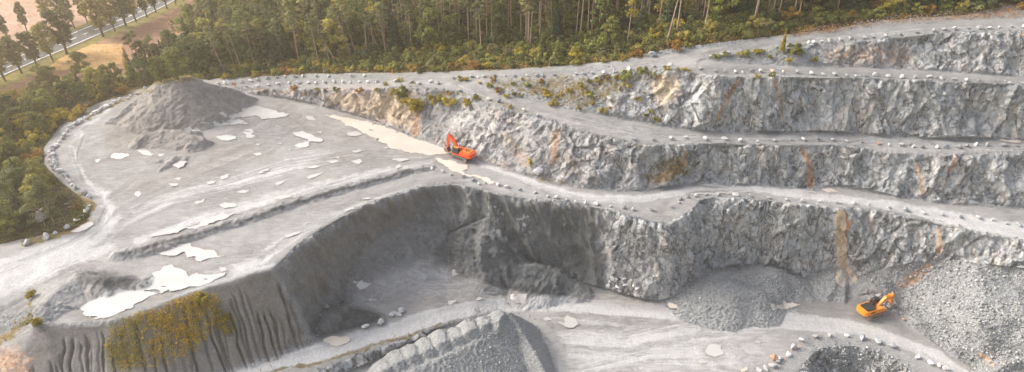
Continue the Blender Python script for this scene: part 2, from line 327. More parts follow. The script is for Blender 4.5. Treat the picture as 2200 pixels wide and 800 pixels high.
# ------------------------------------------------------------------ painted masks (material zones), canvas in photo pixels / 2
CX0, CY0, CW, CH = -340, -170, 1460, 600
cxx, cyy = np.meshgrid(CX0+np.arange(CW)*2.0, CY0+np.arange(CH)*2.0)
def cz(): return np.zeros((CH, CW))
CHN = {k: cz() for k in ('L', 'K', 'O', 'V', 'W', 'F', 'B', 'T', 'D')}   # light dust, dark fines, orange rock, dry plants, white rock, smooth fines, brown
def cblur(A, r):
    return blur2(A, max(1, int(r/2)), 2) if r > 0 else A
def poly(ch, pts, val=1.0, soft=6, op=np.maximum):
    m = cblur(inpoly(cxx, cyy, pts).astype(float), soft)*abs(val)
    CHN[ch] = np.maximum(CHN[ch], m) if val > 0 else CHN[ch]*(1-m)
def brush(ch, pts, w, val=1.0, soft=5):
    ws = w if isinstance(w, (list, tuple)) else [w]*len(pts)
    for k in range(len(pts)-1):
        (ax, ay), (bx, by) = pts[k], pts[k+1]; dx, dy = bx-ax, by-ay; R_ = max(ws[k], ws[k+1])/2+soft+2
        i0 = max(0, int((min(ax, bx)-R_-CX0)/2)); i1 = min(CW, int((max(ax, bx)+R_-CX0)/2)+2); j0 = max(0, int((min(ay, by)-R_-CY0)/2)); j1 = min(CH, int((max(ay, by)+R_-CY0)/2)+2)
        if i1 <= i0 or j1 <= j0: continue
        X_, Y_ = cxx[j0:j1, i0:i1], cyy[j0:j1, i0:i1]
        t = np.clip(((X_-ax)*dx+(Y_-ay)*dy)/(dx*dx+dy*dy+1e-9), 0, 1); d = np.hypot(X_-ax-t*dx, Y_-ay-t*dy)
        wd = (ws[k]*(1-t)+ws[k+1]*t)/2; m = np.clip((wd+soft/2-d)/max(soft, 1), 0, 1)*abs(val); C_ = CHN[ch]
        C_[j0:j1, i0:i1] = np.maximum(C_[j0:j1, i0:i1], m) if val > 0 else C_[j0:j1, i0:i1]*(1-m)
def Z2(l, ox, oy): return [(ox+a/2.9636, oy+b/2.9636) for a, b in l]
# light, compacted haul surfaces
brush('L', [(-100,640),(0,590),(90,560),(170,528),(225,490),(238,455),(222,420),(190,392)], [75,70,60,45,38,30,20,10], .8, 22)
brush('L', [(190,392),(160,350),(150,310),(175,275),(230,235),(300,200)], [12,16,16,14,12,10], .45, 10)
brush('L', [(0,640),(60,600),(150,560),(240,530)], [40,30,20,14], .6, 14)
brush('L', [(235,480),(330,440),(420,400),(560,380),(700,330)], [30,36,40,30,16], .4, 26)
brush('L', [(290,520),(420,470),(560,430),(700,395),(840,365),(930,350)], [14,24,24,22,16,12], .5, 12)
brush('L', [(430,600),(560,560),(600,520),(700,470),(800,425),(900,400)], [24,30,26,22,14,8], .55, 14)
brush('L', [(150,700),(250,690),(350,655),(440,615),(520,592),(590,570)], 12, .75, 7)
brush('L', [(1030,352),(1120,385),(1230,418),(1330,428),(1400,425),(1480,408),(1560,402),(1700,412),(1850,432),(2000,455),(2200,498),(2400,530)], [10,14,16,16,14,12,12,14,16,22,30,34], .72, 9)
brush('L', [(1300,428),(1400,424),(1500,404)], 10, .6, 6)
brush('L', [(1980,462),(2100,490),(2300,530)], [10,22,30], .75, 8)
brush('L', [(500,180),(650,170),(850,170),(1000,165),(1200,157),(1340,145),(1450,128),(1560,112),(1700,93),(1850,76),(2000,60),(2300,58)], 8, .25, 7)
brush('L', [(960,176),(1060,210),(1180,245),(1320,275),(1420,290),(1600,296),(1800,297),(2000,312),(2300,315)], [8,12,16,20,16,12,12,12,12], .4, 9)
brush('L', [(1380,145),(1500,142),(1620,152),(1760,158),(1950,165),(2300,185)], 8, .3, 6)
brush('L', [(500,805),(600,783),(700,752),(800,722),(880,697),(960,672),(1050,655),(1150,650),(1300,660),(1450,672),(1600,686),(1700,690),(1780,698),(1860,712),(1930,732),(2000,762),(2060,800),(2120,850)], [28,32,34,36,34,30,28,28,30,34,36,36,32,28,26,26,26,26], .92, 9)
poly('L', [(1190,680),(1400,690),(1640,700),(1700,712),(1650,760),(1600,830),(1230,830),(1210,770),(1180,720)], .48, 30)
brush('L', [(1210,790),(1300,770),(1400,790)], 40, .4, 30)
brush('L', [(1500,790),(1560,740),(1650,710)], 30, .3, 20)
brush('L', [(960,640),(1100,625),(1250,635),(1400,650)], 24, .35, 18)
poly('L', [(820,580),(930,555),(1010,570),(1040,600),(1000,630),(880,650),(830,630)], .45, 30)
brush('B', [(1250,640),(1330,648),(1420,655),(1560,665)], 22, .5, 12)
brush('B', [(820,650),(900,645),(1000,640)], 18, .3, 12)
# brownish wet parts of the plateau
for c in [((350,300),(560,330),60),((600,250),(760,300),60),((300,400),(500,350),50),((430,250),(620,240),40),((700,340),(900,320),40)]:
    brush('B', [c[0], c[1]], c[2], .45, 40)
poly('B', [(225,270),(330,180),(400,168),(470,185),(545,215),(480,250),(420,280),(425,305),(330,330),(230,320)], .75, 8)
poly('L', [(410,180),(430,195),(485,225),(480,240),(450,225)], .45, 7)
poly('L', [(338,172),(396,166),(392,184),(350,186)], .5, 5)
brush('O', [(1680,75),(1800,62),(1900,44),(2050,34),(2200,14),(2400,0)], [10,16,20,22,30,30], .45, 10)
brush('B', [(1680,75),(1800,62),(1900,44),(2050,34),(2200,14),(2400,0)], [10,18,24,26,34,34], .6, 10)
brush('V', [(1660,72),(1800,50),(1900,34),(2050,24),(2150,6)], 9, .45, 8)
for rd_ in ([(500,176),(800,168),(1100,160),(1320,147),(1500,118),(1750,86),(2000,62),(2400,58)], [(980,174),(1080,212),(1200,244),(1320,272),(1420,288),(1600,292),(1800,296),(2000,308),(2400,310)], [(1380,147),(1620,152),(1760,156),(1950,164),(2400,186)]):
    brush('K', rd_, 16, .24, 10)
poly('K', [(1640,640),(1760,600),(1900,620),(1990,690),(1960,720),(1880,695),(1760,680),(1650,668)], .34, 16)
poly('O', [(1925,612),(1960,580),(1995,560),(2005,575),(1970,610),(1935,622)], 1, 5)
# dark fines: pit wall, heaps
poly('K', [(590,577),(640,530),(720,478),(800,436),(880,408),(960,395),(1028,405),(1120,432),(1200,440),(1300,455),(1300,560),(1310,620),(1240,640),(1040,600),(910,560),(860,575),(800,595),(740,660),(760,665),(830,680),(820,700),(740,715),(690,735),(665,735),(640,670)], .75, 9)
poly('F', [(430,600),(600,570),(640,530),(720,478),(800,436),(880,408),(960,395),(1028,405),(1120,432),(1290,452),(1300,620),(1240,640),(1040,600),(910,560),(860,575),(800,595),(740,660),(690,735),(665,745),(480,800),(-50,850),(-50,730),(90,705),(280,690)], 1, 6)
poly('B', [(595,577),(700,492),(800,438),(900,410),(930,430),(900,480),(840,500),(780,550),(740,600),(700,640),(670,640),(640,650)], .8, 14)
poly('K', [(595,577),(700,492),(800,438),(900,410),(900,450),(820,500),(760,550),(700,610),(650,640)], -.2, 20)
poly('K', [(660,690),(700,660),(780,660),(828,676),(800,700),(720,722),(690,737),(668,725)], 1.0, 4)
poly('K', [(1035,598),(1100,560),(1180,570),(1240,610),(1245,636),(1150,632),(1060,618)], 1.0, 4)
poly('K', [(905,540),(1000,478),(1060,500),(1130,545),(1090,570),(1040,595),(960,575)], .95, 6)
poly('K', [(1050,420),(1200,440),(1290,452),(1300,560),(1250,600),(1150,570),(1100,540),(1060,500),(1030,440)], .9, 6)
poly('K', [(1250,610),(1270,560),(1300,540),(1310,620)], .9, 4)
poly('K', [(1330,458),(1420,485),(1400,505),(1330,480)], .7, 4)
poly('B', [(590,578),(520,597),(440,620),(350,652),(287,676),(236,690),(152,697),(84,701),(60,740),(-60,800),(-60,850),(300,850),(480,802),(560,776),(668,742),(640,670)], 1.0, 4)
poly('K', [(590,578),(440,620),(350,652),(236,690),(84,701),(60,740),(60,850),(300,850),(480,802),(668,742),(640,670)], .55, 4)
poly('K', [(-20,640),(60,630),(75,680),(40,710),(-40,740)], .6, 12)
poly('K', [(165,585),(230,585),(300,598),(280,615),(215,618),(170,605)], .8, 5)
brush('K', [(255,545),(400,508),(520,474),(700,416),(860,374),(925,362)], 7, .7, 4)
# pale scars on the dark wall and white rock
poly('W', [(1110,450),(1150,447),(1148,500),(1125,520),(1112,490)], .75, 12)
poly('W', [(1040,440),(1085,440),(1075,490),(1050,500)], .65, 14)
poly('W', [(1200,470),(1225,455),(1215,500),(1195,520)], .5, 5)
poly('W', [(1300,470),(1430,495),(1440,560),(1430,600),(1310,600),(1295,540)], .35, 14)
poly('W', [(955,220),(1000,225),(1060,235),(1150,262),(1140,290),(1060,330),(1010,315),(950,250)], .95, 8)
poly('W', [(1080,240),(1200,280),(1190,320),(1110,330)], .5, 14)
for q in [(1540,200,1700,250,.45),(1900,85,1960,120,.5),(2060,95,2120,140,.55),(1850,190,1990,230,.35),(2090,200,2170,260,.45),(1960,340,2020,400,.55),(1800,330,1860,390,.4),(1860,330,1900,420,.45),(1650,330,1740,355,.45),(1560,440,1600,520,.3),(1700,450,1780,480,.5),(1940,470,2040,540,.4),(2080,520,2190,570,.45),(1480,320,1530,360,.5),(2060,600,2160,700,.3),(1960,90,2000,110,.5)]:
    x0, y0, x1, y1, v = q; poly('W', [(x0, y0+(y1-y0)*.3), (x0+(x1-x0)*.5, y0), (x1, y0+(y1-y0)*.4), (x1-(x1-x0)*.2, y1), (x0+(x1-x0)*.3, y1)], v, 14)
# orange and pink rock
brush('O', [(1806,462),(1806,500),(1808,545),(1815,580)], [30,26,22,20], 1.0, 4)
brush('W', [(1803,462),(1803,500),(1806,545),(1815,598)], [26,24,22,34], 1.0, 5)
poly('W', [(1385,165),(1470,160),(1465,200),(1430,245),(1395,190)], .6, 12)
poly('W', [(700,192),(880,192),(910,200),(880,290),(820,265),(700,228)], .45, 14)
poly('O', [(1793,600),(1806,572),(1832,580),(1844,598),(1836,608),(1800,610)], 1, 4)
poly('W', [(1793,600),(1806,572),(1832,580),(1844,598),(1836,608),(1800,610)], 1, 4)
brush('O', [(1826,470),(1815,500),(1808,530)], [8,8,4], 1.0, 4)
brush('O', [(2018,485),(2018,510),(2018,540)], [7,10,12], 1.0, 3)
brush('O', [(1728,318),(1738,350),(1745,395)], [8,18,14], 1.0, 5)
brush('O', [(1971,355),(1978,385),(1983,420)], [9,8,7], .9, 4)
brush('O', [(2042,340),(2038,365),(2030,400)], [8,10,4], .8, 5)
brush('O', [(1472,320),(1466,350),(1440,372),(1390,395)], [6,26,26,10], .75, 10)
brush('O', [(1300,285),(1290,330),(1300,370)], [10,14,10], .35, 10)
poly('O', [(1385,165),(1470,160),(1465,200),(1430,245),(1420,235),(1395,190)], .7, 12)
brush('O', [(1590,170),(1560,215),(1540,250),(1535,268)], [10,12,8,5], .85, 6)
brush('O', [(1660,170),(1675,215),(1685,262)], [6,10,8], .75, 5)
poly('O', [(1765,100),(1960,88),(1975,148),(1765,143)], .55, 12)
poly('O', [(1762,112),(1825,98),(1822,140),(1760,140)], .5, 10)
poly('O', [(1850,215),(1900,200),(1890,270),(1800,265)], .38, 14)
brush('O', [(1850,230),(1880,250)], 18, .4, 14)
brush('O', [(1765,335),(1830,325)], 16, .4, 10)
brush('O', [(1895,340),(1890,380)], 18, .35, 10)
poly('O', [(1935,600),(1990,565),(2000,575),(1960,610)], .8, 6)
poly('B', [(1962,640),(1985,625),(2000,650),(1975,655)], .9, 4)
brush('O', [(2105,760),(2130,780)], 10, .8, 5)
poly('O', [(700,192),(880,192),(910,200),(880,290),(820,265),(700,228)], .75, 14)
brush('O', [(870,205),(890,245),(895,280)], 30, .75, 10)
poly('B', [(560,190),(980,190),(1330,300),(1480,330),(1440,400),(1250,400),(1000,320),(880,290)], .55, 14)
brush('O', [(930,300),(1000,325),(1100,360)], 20, .4, 14)
brush('O', [(1090,300),(1130,350)], 30, .5, 14)
brush('O', [(1220,330),(1240,370)], 30, .45, 14)
brush('O', [(1060,240),(1100,260)], 20, .4, 12)
brush('O', [(1195,290),(1190,345)], 24, .7, 12)
brush('O', [(550,195),(700,205)], 16, .5, 8)
poly('O', [(540,675),(590,760),(420,780)], .12, 20)
poly('O', [(-60,760),(30,735),(80,760),(70,830),(-60,830)], .6, 16)
brush('O', [(1690,770),(1720,740)], 14, .45, 10)
poly('B', [(1180,560),(1440,500),(1500,500),(1505,640),(1440,650),(1300,600)], .3, 14)
poly('B', [(1320,605),(1400,625),(1380,650),(1330,630)], .6, 8)
poly('B', [(1450,520),(1500,450),(1510,620),(1470,640)], .5, 8)
# dry plants
for q in [[(560,187),(760,189),(900,180),(980,190),(900,196),(700,194),(560,192)],
          [(985,168),(1320,158),(1400,150),(1490,156),(1480,170),(1380,175),(1320,215),(1250,240),(1150,215),(1060,195)],
          [(1500,122),(1620,108),(1700,100),(1680,128),(1560,130)],
          [(1400,340),(1480,335),(1500,385),(1430,395),(1370,400)],
          [(1100,365),(1180,372),(1300,405),(1260,410),(1150,390)],
          [(1760,93),(1830,88),(1800,98)],[(1930,80),(1990,70),(1980,78),(1930,86)]]:
    poly('V', q, .62, 10)
poly('V', [(235,700),(280,675),(360,650),(430,625),(470,640),(470,700),(400,760),(260,800),(220,760)], .5, 12)
brush('V', [(60,630),(66,680),(30,720),(-40,750)], [10,14,20,24], .7, 10)
brush('V', [(560,800),(680,780),(780,752),(880,722),(960,690)], [8,10,8,8,4], .75, 6)
brush('V', [(50,525),(120,508),(180,470),(195,440),(170,420)], [14,18,26,20,8], .85, 8)
brush('V', [(330,192),(250,222),(190,255)], 8, .7, 6)
brush('V', [(880,185),(1000,200),(1080,225),(1150,245)], 10, .5, 8)
brush('V', [(1380,318),(1330,305),(1290,295)], 8, .5, 6)
brush('V', [(1520,147),(1640,160)], 6, .4, 6)
poly('V', [(430,170),(500,166),(560,163),(660,157),(880,155),(1100,148),(1230,138),(1330,130),(1460,100),(1560,88),(1640,78),(1760,66),(1900,42),(2080,30),(2200,2),(2600,-80),(-340,-170),(-340,560),(0,520),(100,500),(190,470),(160,430),(100,390),(84,320),(140,256),(190,230),(330,185)], 1, 8)
brush('V', [(1700,92),(1800,80),(1900,60)], 6, .5, 8)
poly('V', [(1660,78),(1780,62),(1880,48),(2060,42),(2200,36),(2300,10),(2300,-40),(2150,15),(1900,35),(1750,58)], -.6, 8)
FORP = [(430,172),(500,167),(560,164),(660,158),(880,156),(1100,149),(1230,139),(1330,131),(1400,112),(1460,102),(1560,90),(1640,80),(1760,67),(1900,44),(2080,32),(2200,0),(2700,-110),(2700,-400),(470,-400),(430,60),(400,110),(400,150),(300,160),(240,170),(150,170),(60,200),(-100,260),(-500,400),(-500,620),(-100,548),(40,516),(90,506),(150,496),(186,478),(195,450),(168,420),(130,390),(96,355),(95,318),(128,272),(180,235),(250,206),(325,182)]

# damp mud round every puddle
for p_, cr_ in PUD:
    w_ = max(q[0] for q in p_)-min(q[0] for q in p_)
    cx__ = sum(q[0] for q in p_)/len(p_); cy__ = sum(q[1] for q in p_)/len(p_)
    poly('B', [(cx__+(a-cx__)*1.12+(4 if a > cx__ else -4), cy__+(b-cy__)*1.15+(3 if b > cy__ else -3)) for a, b in p_], .55, 5)
# wheel tracks: bundles of thin pale and dark lines along the routes
rk_ = random.Random(12)
ROUTES = [([(-60,610),(60,570),(160,528),(220,490),(236,455),(218,415),(180,375),(160,330),(175,285),(240,230)], 22, 12), ([(0,640),(100,585),(200,545),(300,520),(440,470),(600,430),(760,385),(930,345),(1030,350)], 26, 14),
          ([(200,520),(260,460),(350,420),(480,390),(620,350),(760,330),(900,335)], 46, 18), ([(240,440),(300,400),(420,350),(560,290),(640,230),(560,205)], 60, 16), ([(430,610),(560,560),(640,505),(760,440),(900,395),(1000,385)], 16, 10), ([(250,380),(330,370),(450,330),(560,300),(700,300),(800,330)], 50, 12),
          ([(1000,352),(1120,388),(1240,424),(1380,428),(1480,410),(1620,408),(1850,434),(2050,468),(2260,520)], 14, 8), ([(560,790),(700,752),(860,703),(980,668),(1120,652),(1300,660),(1480,672),(1660,690),(1800,700),(1920,732),(2080,810)], 26, 14),
          ([(1200,720),(1350,730),(1500,700),(1640,700)], 60, 12), ([(1250,790),(1400,760),(1560,760),(1680,720)], 50, 10), ([(980,176),(1100,220),(1250,258),(1400,290),(1600,297),(1850,300),(2100,312),(2260,314)], 9, 6), ([(500,182),(800,172),(1100,162),(1320,148),(1500,118),(1750,86),(2000,62),(2260,58)], 8, 6), ([(1400,146),(1600,152),(1900,163),(2240,184)], 7, 5),
          ([(820,640),(900,600),(1000,600),(1080,620),(1250,640)], 34, 10), ([(1560,655),(1700,650),(1820,670)], 30, 8)]
for pts_, spread_, n_ in ROUTES:
    for _ in range(n_):
        off = rk_.gauss(0, .5)*spread_; ph = rk_.uniform(0, 6); a0 = rk_.randrange(0, max(1, len(pts_)-2)); b0 = rk_.randrange(a0+2, len(pts_)+1)
        q_ = []
        for i_ in range(a0, b0):
            q_.append((pts_[i_][0]+off*.35+rk_.gauss(0, 2), pts_[i_][1]+off*.55+math.sin(ph+i_)*spread_*.12))
        f_ = []
        for i_ in range(len(q_)-1):
            for t_ in (0, .33, .66): f_.append((q_[i_][0]*(1-t_)+q_[i_+1][0]*t_+rk_.gauss(0, .8), q_[i_][1]*(1-t_)+q_[i_+1][1]*t_+rk_.gauss(0, .5)))
        f_.append(q_[-1]); dark = rk_.random() < .45
        for o2 in (0, 5): brush('D' if dark else 'T', [(a, b+o2) for a, b in f_], 2.6, rk_.uniform(.35, .8) if dark else rk_.uniform(.45, 1.0), 2)
# noise-warped lookup gives every zone a ragged natural edge
wx = fbm(XR, YR, ZR, 7, 3)*16 + perlin(XR*.9, YR*.9, ZR*.9)*4; wy = fbm(XR+50, YR, ZR, 7, 3)*10 + perlin(XR*.9+9, YR*.9, ZR*.9)*3
def csamp(A, warp=1.0):
    fx = np.clip((PXv+wx*warp-CX0)/2, 0, CW-1.001); fy = np.clip((PYv+wy*warp-CY0)/2, 0, CH-1.001)
    ix = fx.astype(int); iy = fy.astype(int); tx = fx-ix; ty = fy-iy
    return (A[iy, ix]*(1-tx)+A[iy, ix+1]*tx)*(1-ty) + (A[iy+1, ix]*(1-tx)+A[iy+1, ix+1]*tx)*ty
m = {k: csamp(CHN[k], {'L': .8, 'T': .12, 'D': .12, 'O': .45, 'W': .6, 'K': .7}.get(k, 1.0)) for k in CHN}
m['L'] = np.clip(m['L']+m['T']*.45-m['D']*.25, 0, 1); m['K'] = np.clip(m['K']+m['D']*.28, 0, 1)
steep = sstep(.55, 1.2, slope)
smoothf = np.clip(m['F'], 0, 1)
def hsamp(name): return samp(HEAPS[name].astype(float), XR, YR)
loose = np.clip(sum(hsamp(n) for n in ('gravel_heap', 'stockpile', 'dumped_loads', 'sand_fan')), 0, 1)
fine_heap = np.clip(sum(hsamp(n) for n in ('dark_heap', 'slumped_fines', 'black_heap', 'sand_heap', 'earth_berm', 'spoil_heap', 'low_heap')), 0, 1)
muck = inpoly(PXv, PYv, [(1850,590),(1960,560),(2060,560),(2300,590),(2300,900),(2150,830),(2060,775),(1960,700),(1900,640)]).astype(float)
rock = steep*(1-smoothf)*(1-loose)*(1-fine_heap)*(1-muck)
rock = rock*(1-.5*sstep(.4, .8, m['V']))
# --- real relief, pushed out along the surface normal
d_ = np.zeros(XR.shape)
zx = ZR*0.75
rk = rock > .02
def rf(fn):
    o = np.zeros(XR.shape); o[rk] = fn(XR[rk], YR[rk], ZR[rk]); return o
d_ += rock*(rf(lambda x, y, z: fbm(x, y, z*.45, 13, 2)*3.6 + fbm(x, y+40, z*.28, 5.0, 2, True)*1.25 + fbm(x+9, y, z*.6, 2.2, 2)*.2))
def blocks(x, y, z, s):     # planar joints: each cell of rock gets its own offset and tilt
    xx = x/s + perlin(x*.22, y*.22, z*.22)*2.0; yy = y/s; z_ = z/(s*1.15) + perlin(x*.3+5, y*.3, z*.3)*1.0
    ci = np.floor(xx).astype(np.int64); ck = np.floor(z_+.37*(ci % 3)).astype(np.int64); cj = np.floor(yy*.6).astype(np.int64)
    h1 = _h(ci, ck, cj)/255.0; h2 = _h(ci+31, ck+7, cj)/255.0; h3 = _h(ci+3, ck+77, cj+5)/255.0
    return (h1-.5)*1.1 + (xx-ci-.5)*(h2-.5)*1.5 + ((z_+.37*(ci % 3))-ck-.5)*(h3-.5)*1.5
d_ += rock*rf(lambda x, y, z: blocks(x, y, z*.7, 4.4)*1.15 + blocks(x+40, y, z, 2.0)*.3)
d_ -= gul_d*1.25
lw_ = smoothf*steep*sstep(600, 640, PXv)*(1-sstep(900, 1000, PXv)); sf = smoothf*steep
d_ += lw_*(fbm(XR*.6+YR*.8, ZR*.12, 0, 3.4, 3, True)*1.3 + fbm(XR*.6+YR*.8, ZR*.3, 0, 1.3, 2)*.4)
# slumped, folded fines: soft diagonal ribs
rib = fbm(XR+ZR*.55, YR*.4, ZR*.25, 5.5, 2, True)
pitw = sf*sstep(600, 640, PXv)
d_ += pitw*(rib*2.0 + fbm(XR, YR, ZR, 9, 2)*1.8 + fbm(XR+ZR*.4, YR, ZR*.3, 2.2, 3, True)*.9)
d_ += fine_heap*(fbm(XR, YR, ZR, 3.5, 3, True)*.55+fbm(XR, YR, ZR, 1.1, 2)*.22) + loose*(perlin(XR*1.5, YR*1.5, ZR*1.5)*.22)
d_ += muck*(fbm(XR, YR, ZR, 9, 3)*2.0 + perlin(XR*1.3, YR*1.3, ZR*1.3)*.25 + perlin(XR*2.9, YR*2.9, ZR*2.9)*.14)
dx_, dy_, dz_ = NXr*d_, NYr*d_, NZr*d_
flat = 1-np.clip(steep+fine_heap+loose+muck, 0, 1)
forest = inpoly(PXv, PYv, FORP)
farm = inpoly(PXv, PYv, [(-340,-170),(470,-170),(440,10),(400,90),(300,140),(160,150),(60,190),(-100,250),(-340,350)])
# wheel ruts and small bumps on the trodden ground
dz_ = dz_ - flat*(1-farm)*m['D']*.22
dz_ = dz_ + flat*(1-farm)*(fbm(XR, YR, 0, 6, 2)*.25 + fbm(XR*.45+YR*.9, YR*.45*.2-XR*.09, 1, 1.6, 2)*.13)*(1-forest*.2)
talus = sstep(.12, .5, slope)*(1-steep)*(1-smoothf)*(1-fine_heap)*(1-farm)
dz_ = dz_ + talus*(perlin(XR*1.1, YR*1.1, 4)*.35 + perlin(XR*2.6, YR*2.6, 9)*.18)
hole = inpoly(PXv, PYv, [(1715,790),(1752,755),(1790,744),(1842,744),(1898,759),(1945,784),(2000,830),(2030,900),(1690,900),(1700,820)]).astype(float)
shelf = inpoly(PXv, PYv, [(1690,762),(1735,728),(1840,716),(1950,760),(2030,820),(2060,900),(1640,900),(1665,800)]).astype(float)*(1-hole)
dz_ = dz_ + hole*(perlin(XR*1.2, YR*1.2, 4)*.5+perlin(XR*2.9, YR*2.9, 4)*.2)
XT, YT, ZT = XR+dx_, YR+dy_, ZR+dz_
def ground_z(x, y):      # height of the finished ground without the small relief
    return float(samp(Hf, np.array([x]), np.array([y]))[0])

# ------------------------------------------------------------------ materials
def newmat(name):
    mt = bpy.data.materials.new(name); mt.use_nodes = True
    n = mt.node_tree; b = n.nodes['Principled BSDF']; b.inputs['Roughness'].default_value = .9
    b.inputs['Specular IOR Level'].default_value = .25
    return mt, n, b
class NB:
    def __init__(s, n): s.n = n
    def add(s, t, **kw):
        q = s.n.nodes.new(t)
        for k, v in kw.items(): setattr(q, k, v)
        return q
    def link(s, a, b): s.n.links.new(a, b)
    def val(s, sock, v):
        if isinstance(v, (int, float)): sock.default_value = v
        elif isinstance(v, tuple): sock.default_value = v if len(v) == 4 or sock.type == 'VECTOR' else (*v, 1)
        else: s.link(v, sock)
    def math(s, op, a, b=0.0, clamp=False):
        q = s.add('ShaderNodeMath', operation=op, use_clamp=clamp); s.val(q.inputs[0], a); s.val(q.inputs[1], b); return q.outputs[0]
    def mix(s, f, a, b, mode='MIX'):
        q = s.add('ShaderNodeMix', data_type='RGBA', blend_type=mode); s.val(q.inputs[0], f); s.val(q.inputs[6], a); s.val(q.inputs[7], b); return q.outputs[2]
    def noise(s, vec, scale, detail=4, rough=.6, dist=0.0, out=0):
        q = s.add('ShaderNodeTexNoise'); q.inputs['Scale'].default_value = scale; q.inputs['Detail'].default_value = detail
        q.inputs['Roughness'].default_value = rough; q.inputs['Distortion'].default_value = dist; s.link(vec, q.inputs['Vector']); return q.outputs[out]
    def vor(s, vec, scale, feature='F1', out='Distance', rand=1.0):
        q = s.add('ShaderNodeTexVoronoi', feature=feature); q.inputs['Scale'].default_value = scale; q.inputs['Randomness'].default_value = rand; s.link(vec, q.inputs['Vector']); return q.outputs[out]
    def ramp(s, f, a, b, lo=0.0, hi=1.0):
        q = s.add('ShaderNodeMapRange', clamp=True); q.interpolation_type = 'SMOOTHSTEP'
        s.val(q.inputs[0], f); q.inputs[1].default_value = a; q.inputs[2].default_value = b; q.inputs[3].default_value = lo; q.inputs[4].default_value = hi; return q.outputs[0]
    def mapping(s, vec, scale=(1, 1, 1), rot=(0, 0, 0), loc=(0, 0, 0)):
        q = s.add('ShaderNodeMapping'); q.inputs['Scale'].default_value = scale; q.inputs['Rotation'].default_value = rot; q.inputs['Location'].default_value = loc; s.link(vec, q.inputs[0]); return q.outputs[0]
def quarry_mat():
    mt, n, b = newmat('quarry_ground'); N = NB(n)
    co = N.add('ShaderNodeTexCoord').outputs['Object']
    a1 = N.add('ShaderNodeAttribute', attribute_name='zones_a'); a2 = N.add('ShaderNodeAttribute', attribute_name='zones_b')
    s1 = N.add('ShaderNodeSeparateColor'); N.link(a1.outputs['Color'], s1.inputs[0]); s2 = N.add('ShaderNodeSeparateColor'); N.link(a2.outputs['Color'], s2.inputs[0])
    Lm, Km, Om = s1.outputs[0], s1.outputs[1], s1.outputs[2]; Vm, Wm, Rm = s2.outputs[0], s2.outputs[1], s2.outputs[2]
    Bm = a1.outputs['Alpha']; Gm = a2.outputs['Alpha']      # brown, coarse gravel
    n1 = N.noise(co, .05, 5, .6, .6); n2 = N.noise(co, .45, 8, .72); n3 = N.noise(co, 2.2, 5, .75)
    trk = N.noise(N.mapping(co, (.16, .5, .2), (0, 0, math.radians(-42))), 1.0, 8, .72, 1.6)
    trk2 = N.noise(N.mapping(co, (.9, .3, .2), (0, 0, math.radians(50))), 1.0, 7, .72, 1.0)
    n4 = N.noise(co, 1.5, 6, .78)
    # trodden ground
    g = N.mix(N.ramp(n1, .35, .65), (.25, .247, .243), (.345, .340, .335))
    g = N.mix(N.math('MULTIPLY', N.ramp(trk, .42, .68), .6), g, (.46, .447, .435))
    g = N.mix(N.math('MULTIPLY', N.ramp(n2, .55, .78), .45), g, (.22, .215, .212))
    lt = N.mix(N.ramp(N.math('ADD', n3, N.math('MULTIPLY', trk2, .6)), .62, 1.05), (.46, .46, .458), (.68, .677, .67))
    edge = N.math('ADD', N.math('MULTIPLY', N.math('SUBTRACT', N.math('ADD', N.math('MULTIPLY', trk, .6), N.math('MULTIPLY', n2, .4)), .5), 1.5), Lm)
    g = N.mix(N.math('MULTIPLY', N.ramp(edge, .18, .75), .92), g, lt)
    g = N.mix(N.math('MULTIPLY', Bm, .8), g, N.mix(N.ramp(n2, .35, .65), (.17, .148, .132), (.31, .275, .245)))
    g = N.mix(N.math('MULTIPLY', N.ramp(n4, .56, .68), .5), g, (.60, .585, .57))
    g = N.mix(N.math('MULTIPLY', N.ramp(n4, .44, .34), .5), g, (.17, .163, .158))
    k = N.mix(N.ramp(n2, .35, .7), (.038, .045, .049), (.082, .091, .096))
    k = N.mix(N.math('MULTIPLY', N.ramp(N.noise(co, .18, 5, .7, 1.0), .5, .7), .5), k, (.27, .265, .26))
    ks = N.noise(N.mapping(co, (1, 1, .14), (0, math.radians(18), 0)), .75, 6, .72, .5)
    k = N.mix(N.math('MULTIPLY', N.ramp(ks, .54, .68), .4), k, (.20, .20, .195)); k = N.mix(N.math('MULTIPLY', N.ramp(ks, .46, .36), .55), k, (.04, .044, .046))
    g = N.mix(N.math('MULTIPLY', Km, .95), g, N.mix(N.math('MULTIPLY', Bm, .7), k, N.mix(n2, (.085, .072, .063), (.19, .162, .143))))
    # coarse broken stone
    vc = N.vor(co, 3.6, 'F1', 'Color'); vs = N.add('ShaderNodeSeparateColor'); N.link(vc, vs.inputs[0])
    vd = N.vor(co, 8.0, 'F1', 'Color'); vs2 = N.add('ShaderNodeSeparateColor'); N.link(vd, vs2.inputs[0])
    st = N.math('ADD', N.math('MULTIPLY', vs.outputs[0], .55), N.math('MULTIPLY', vs2.outputs[0], .45))
    cg = N.mix(N.ramp(st, .2, .85), (.165, .18, .187), (.53, .55, .56))
    cg = N.mix(N.math('MULTIPLY', N.ramp(n1, .45, .7), .35), cg, (.42, .42, .41))
    g = N.mix(N.math('MULTIPLY', Gm, .8), g, cg)
    # rock face
    w = N.add('ShaderNodeVectorMath', operation='ADD'); N.link(co, w.inputs[0])
    wn = N.add('ShaderNodeVectorMath', operation='SCALE'); N.link(N.noise(co, .5, 3, .6, 0, 1), wn.inputs[0]); wn.inputs[3].default_value = 1.6; N.link(wn.outputs[0], w.inputs[1])
    wv = N.mapping(w.outputs[0], (1, 1, .62), (0, math.radians(14), 0))
    cell = N.add('ShaderNodeSeparateColor'); N.link(N.vor(wv, .42, 'F1', 'Color'), cell.inputs[0])
    cell2 = N.add('ShaderNodeSeparateColor'); N.link(N.vor(wv, 1.5, 'F1', 'Color'), cell2.inputs[0])
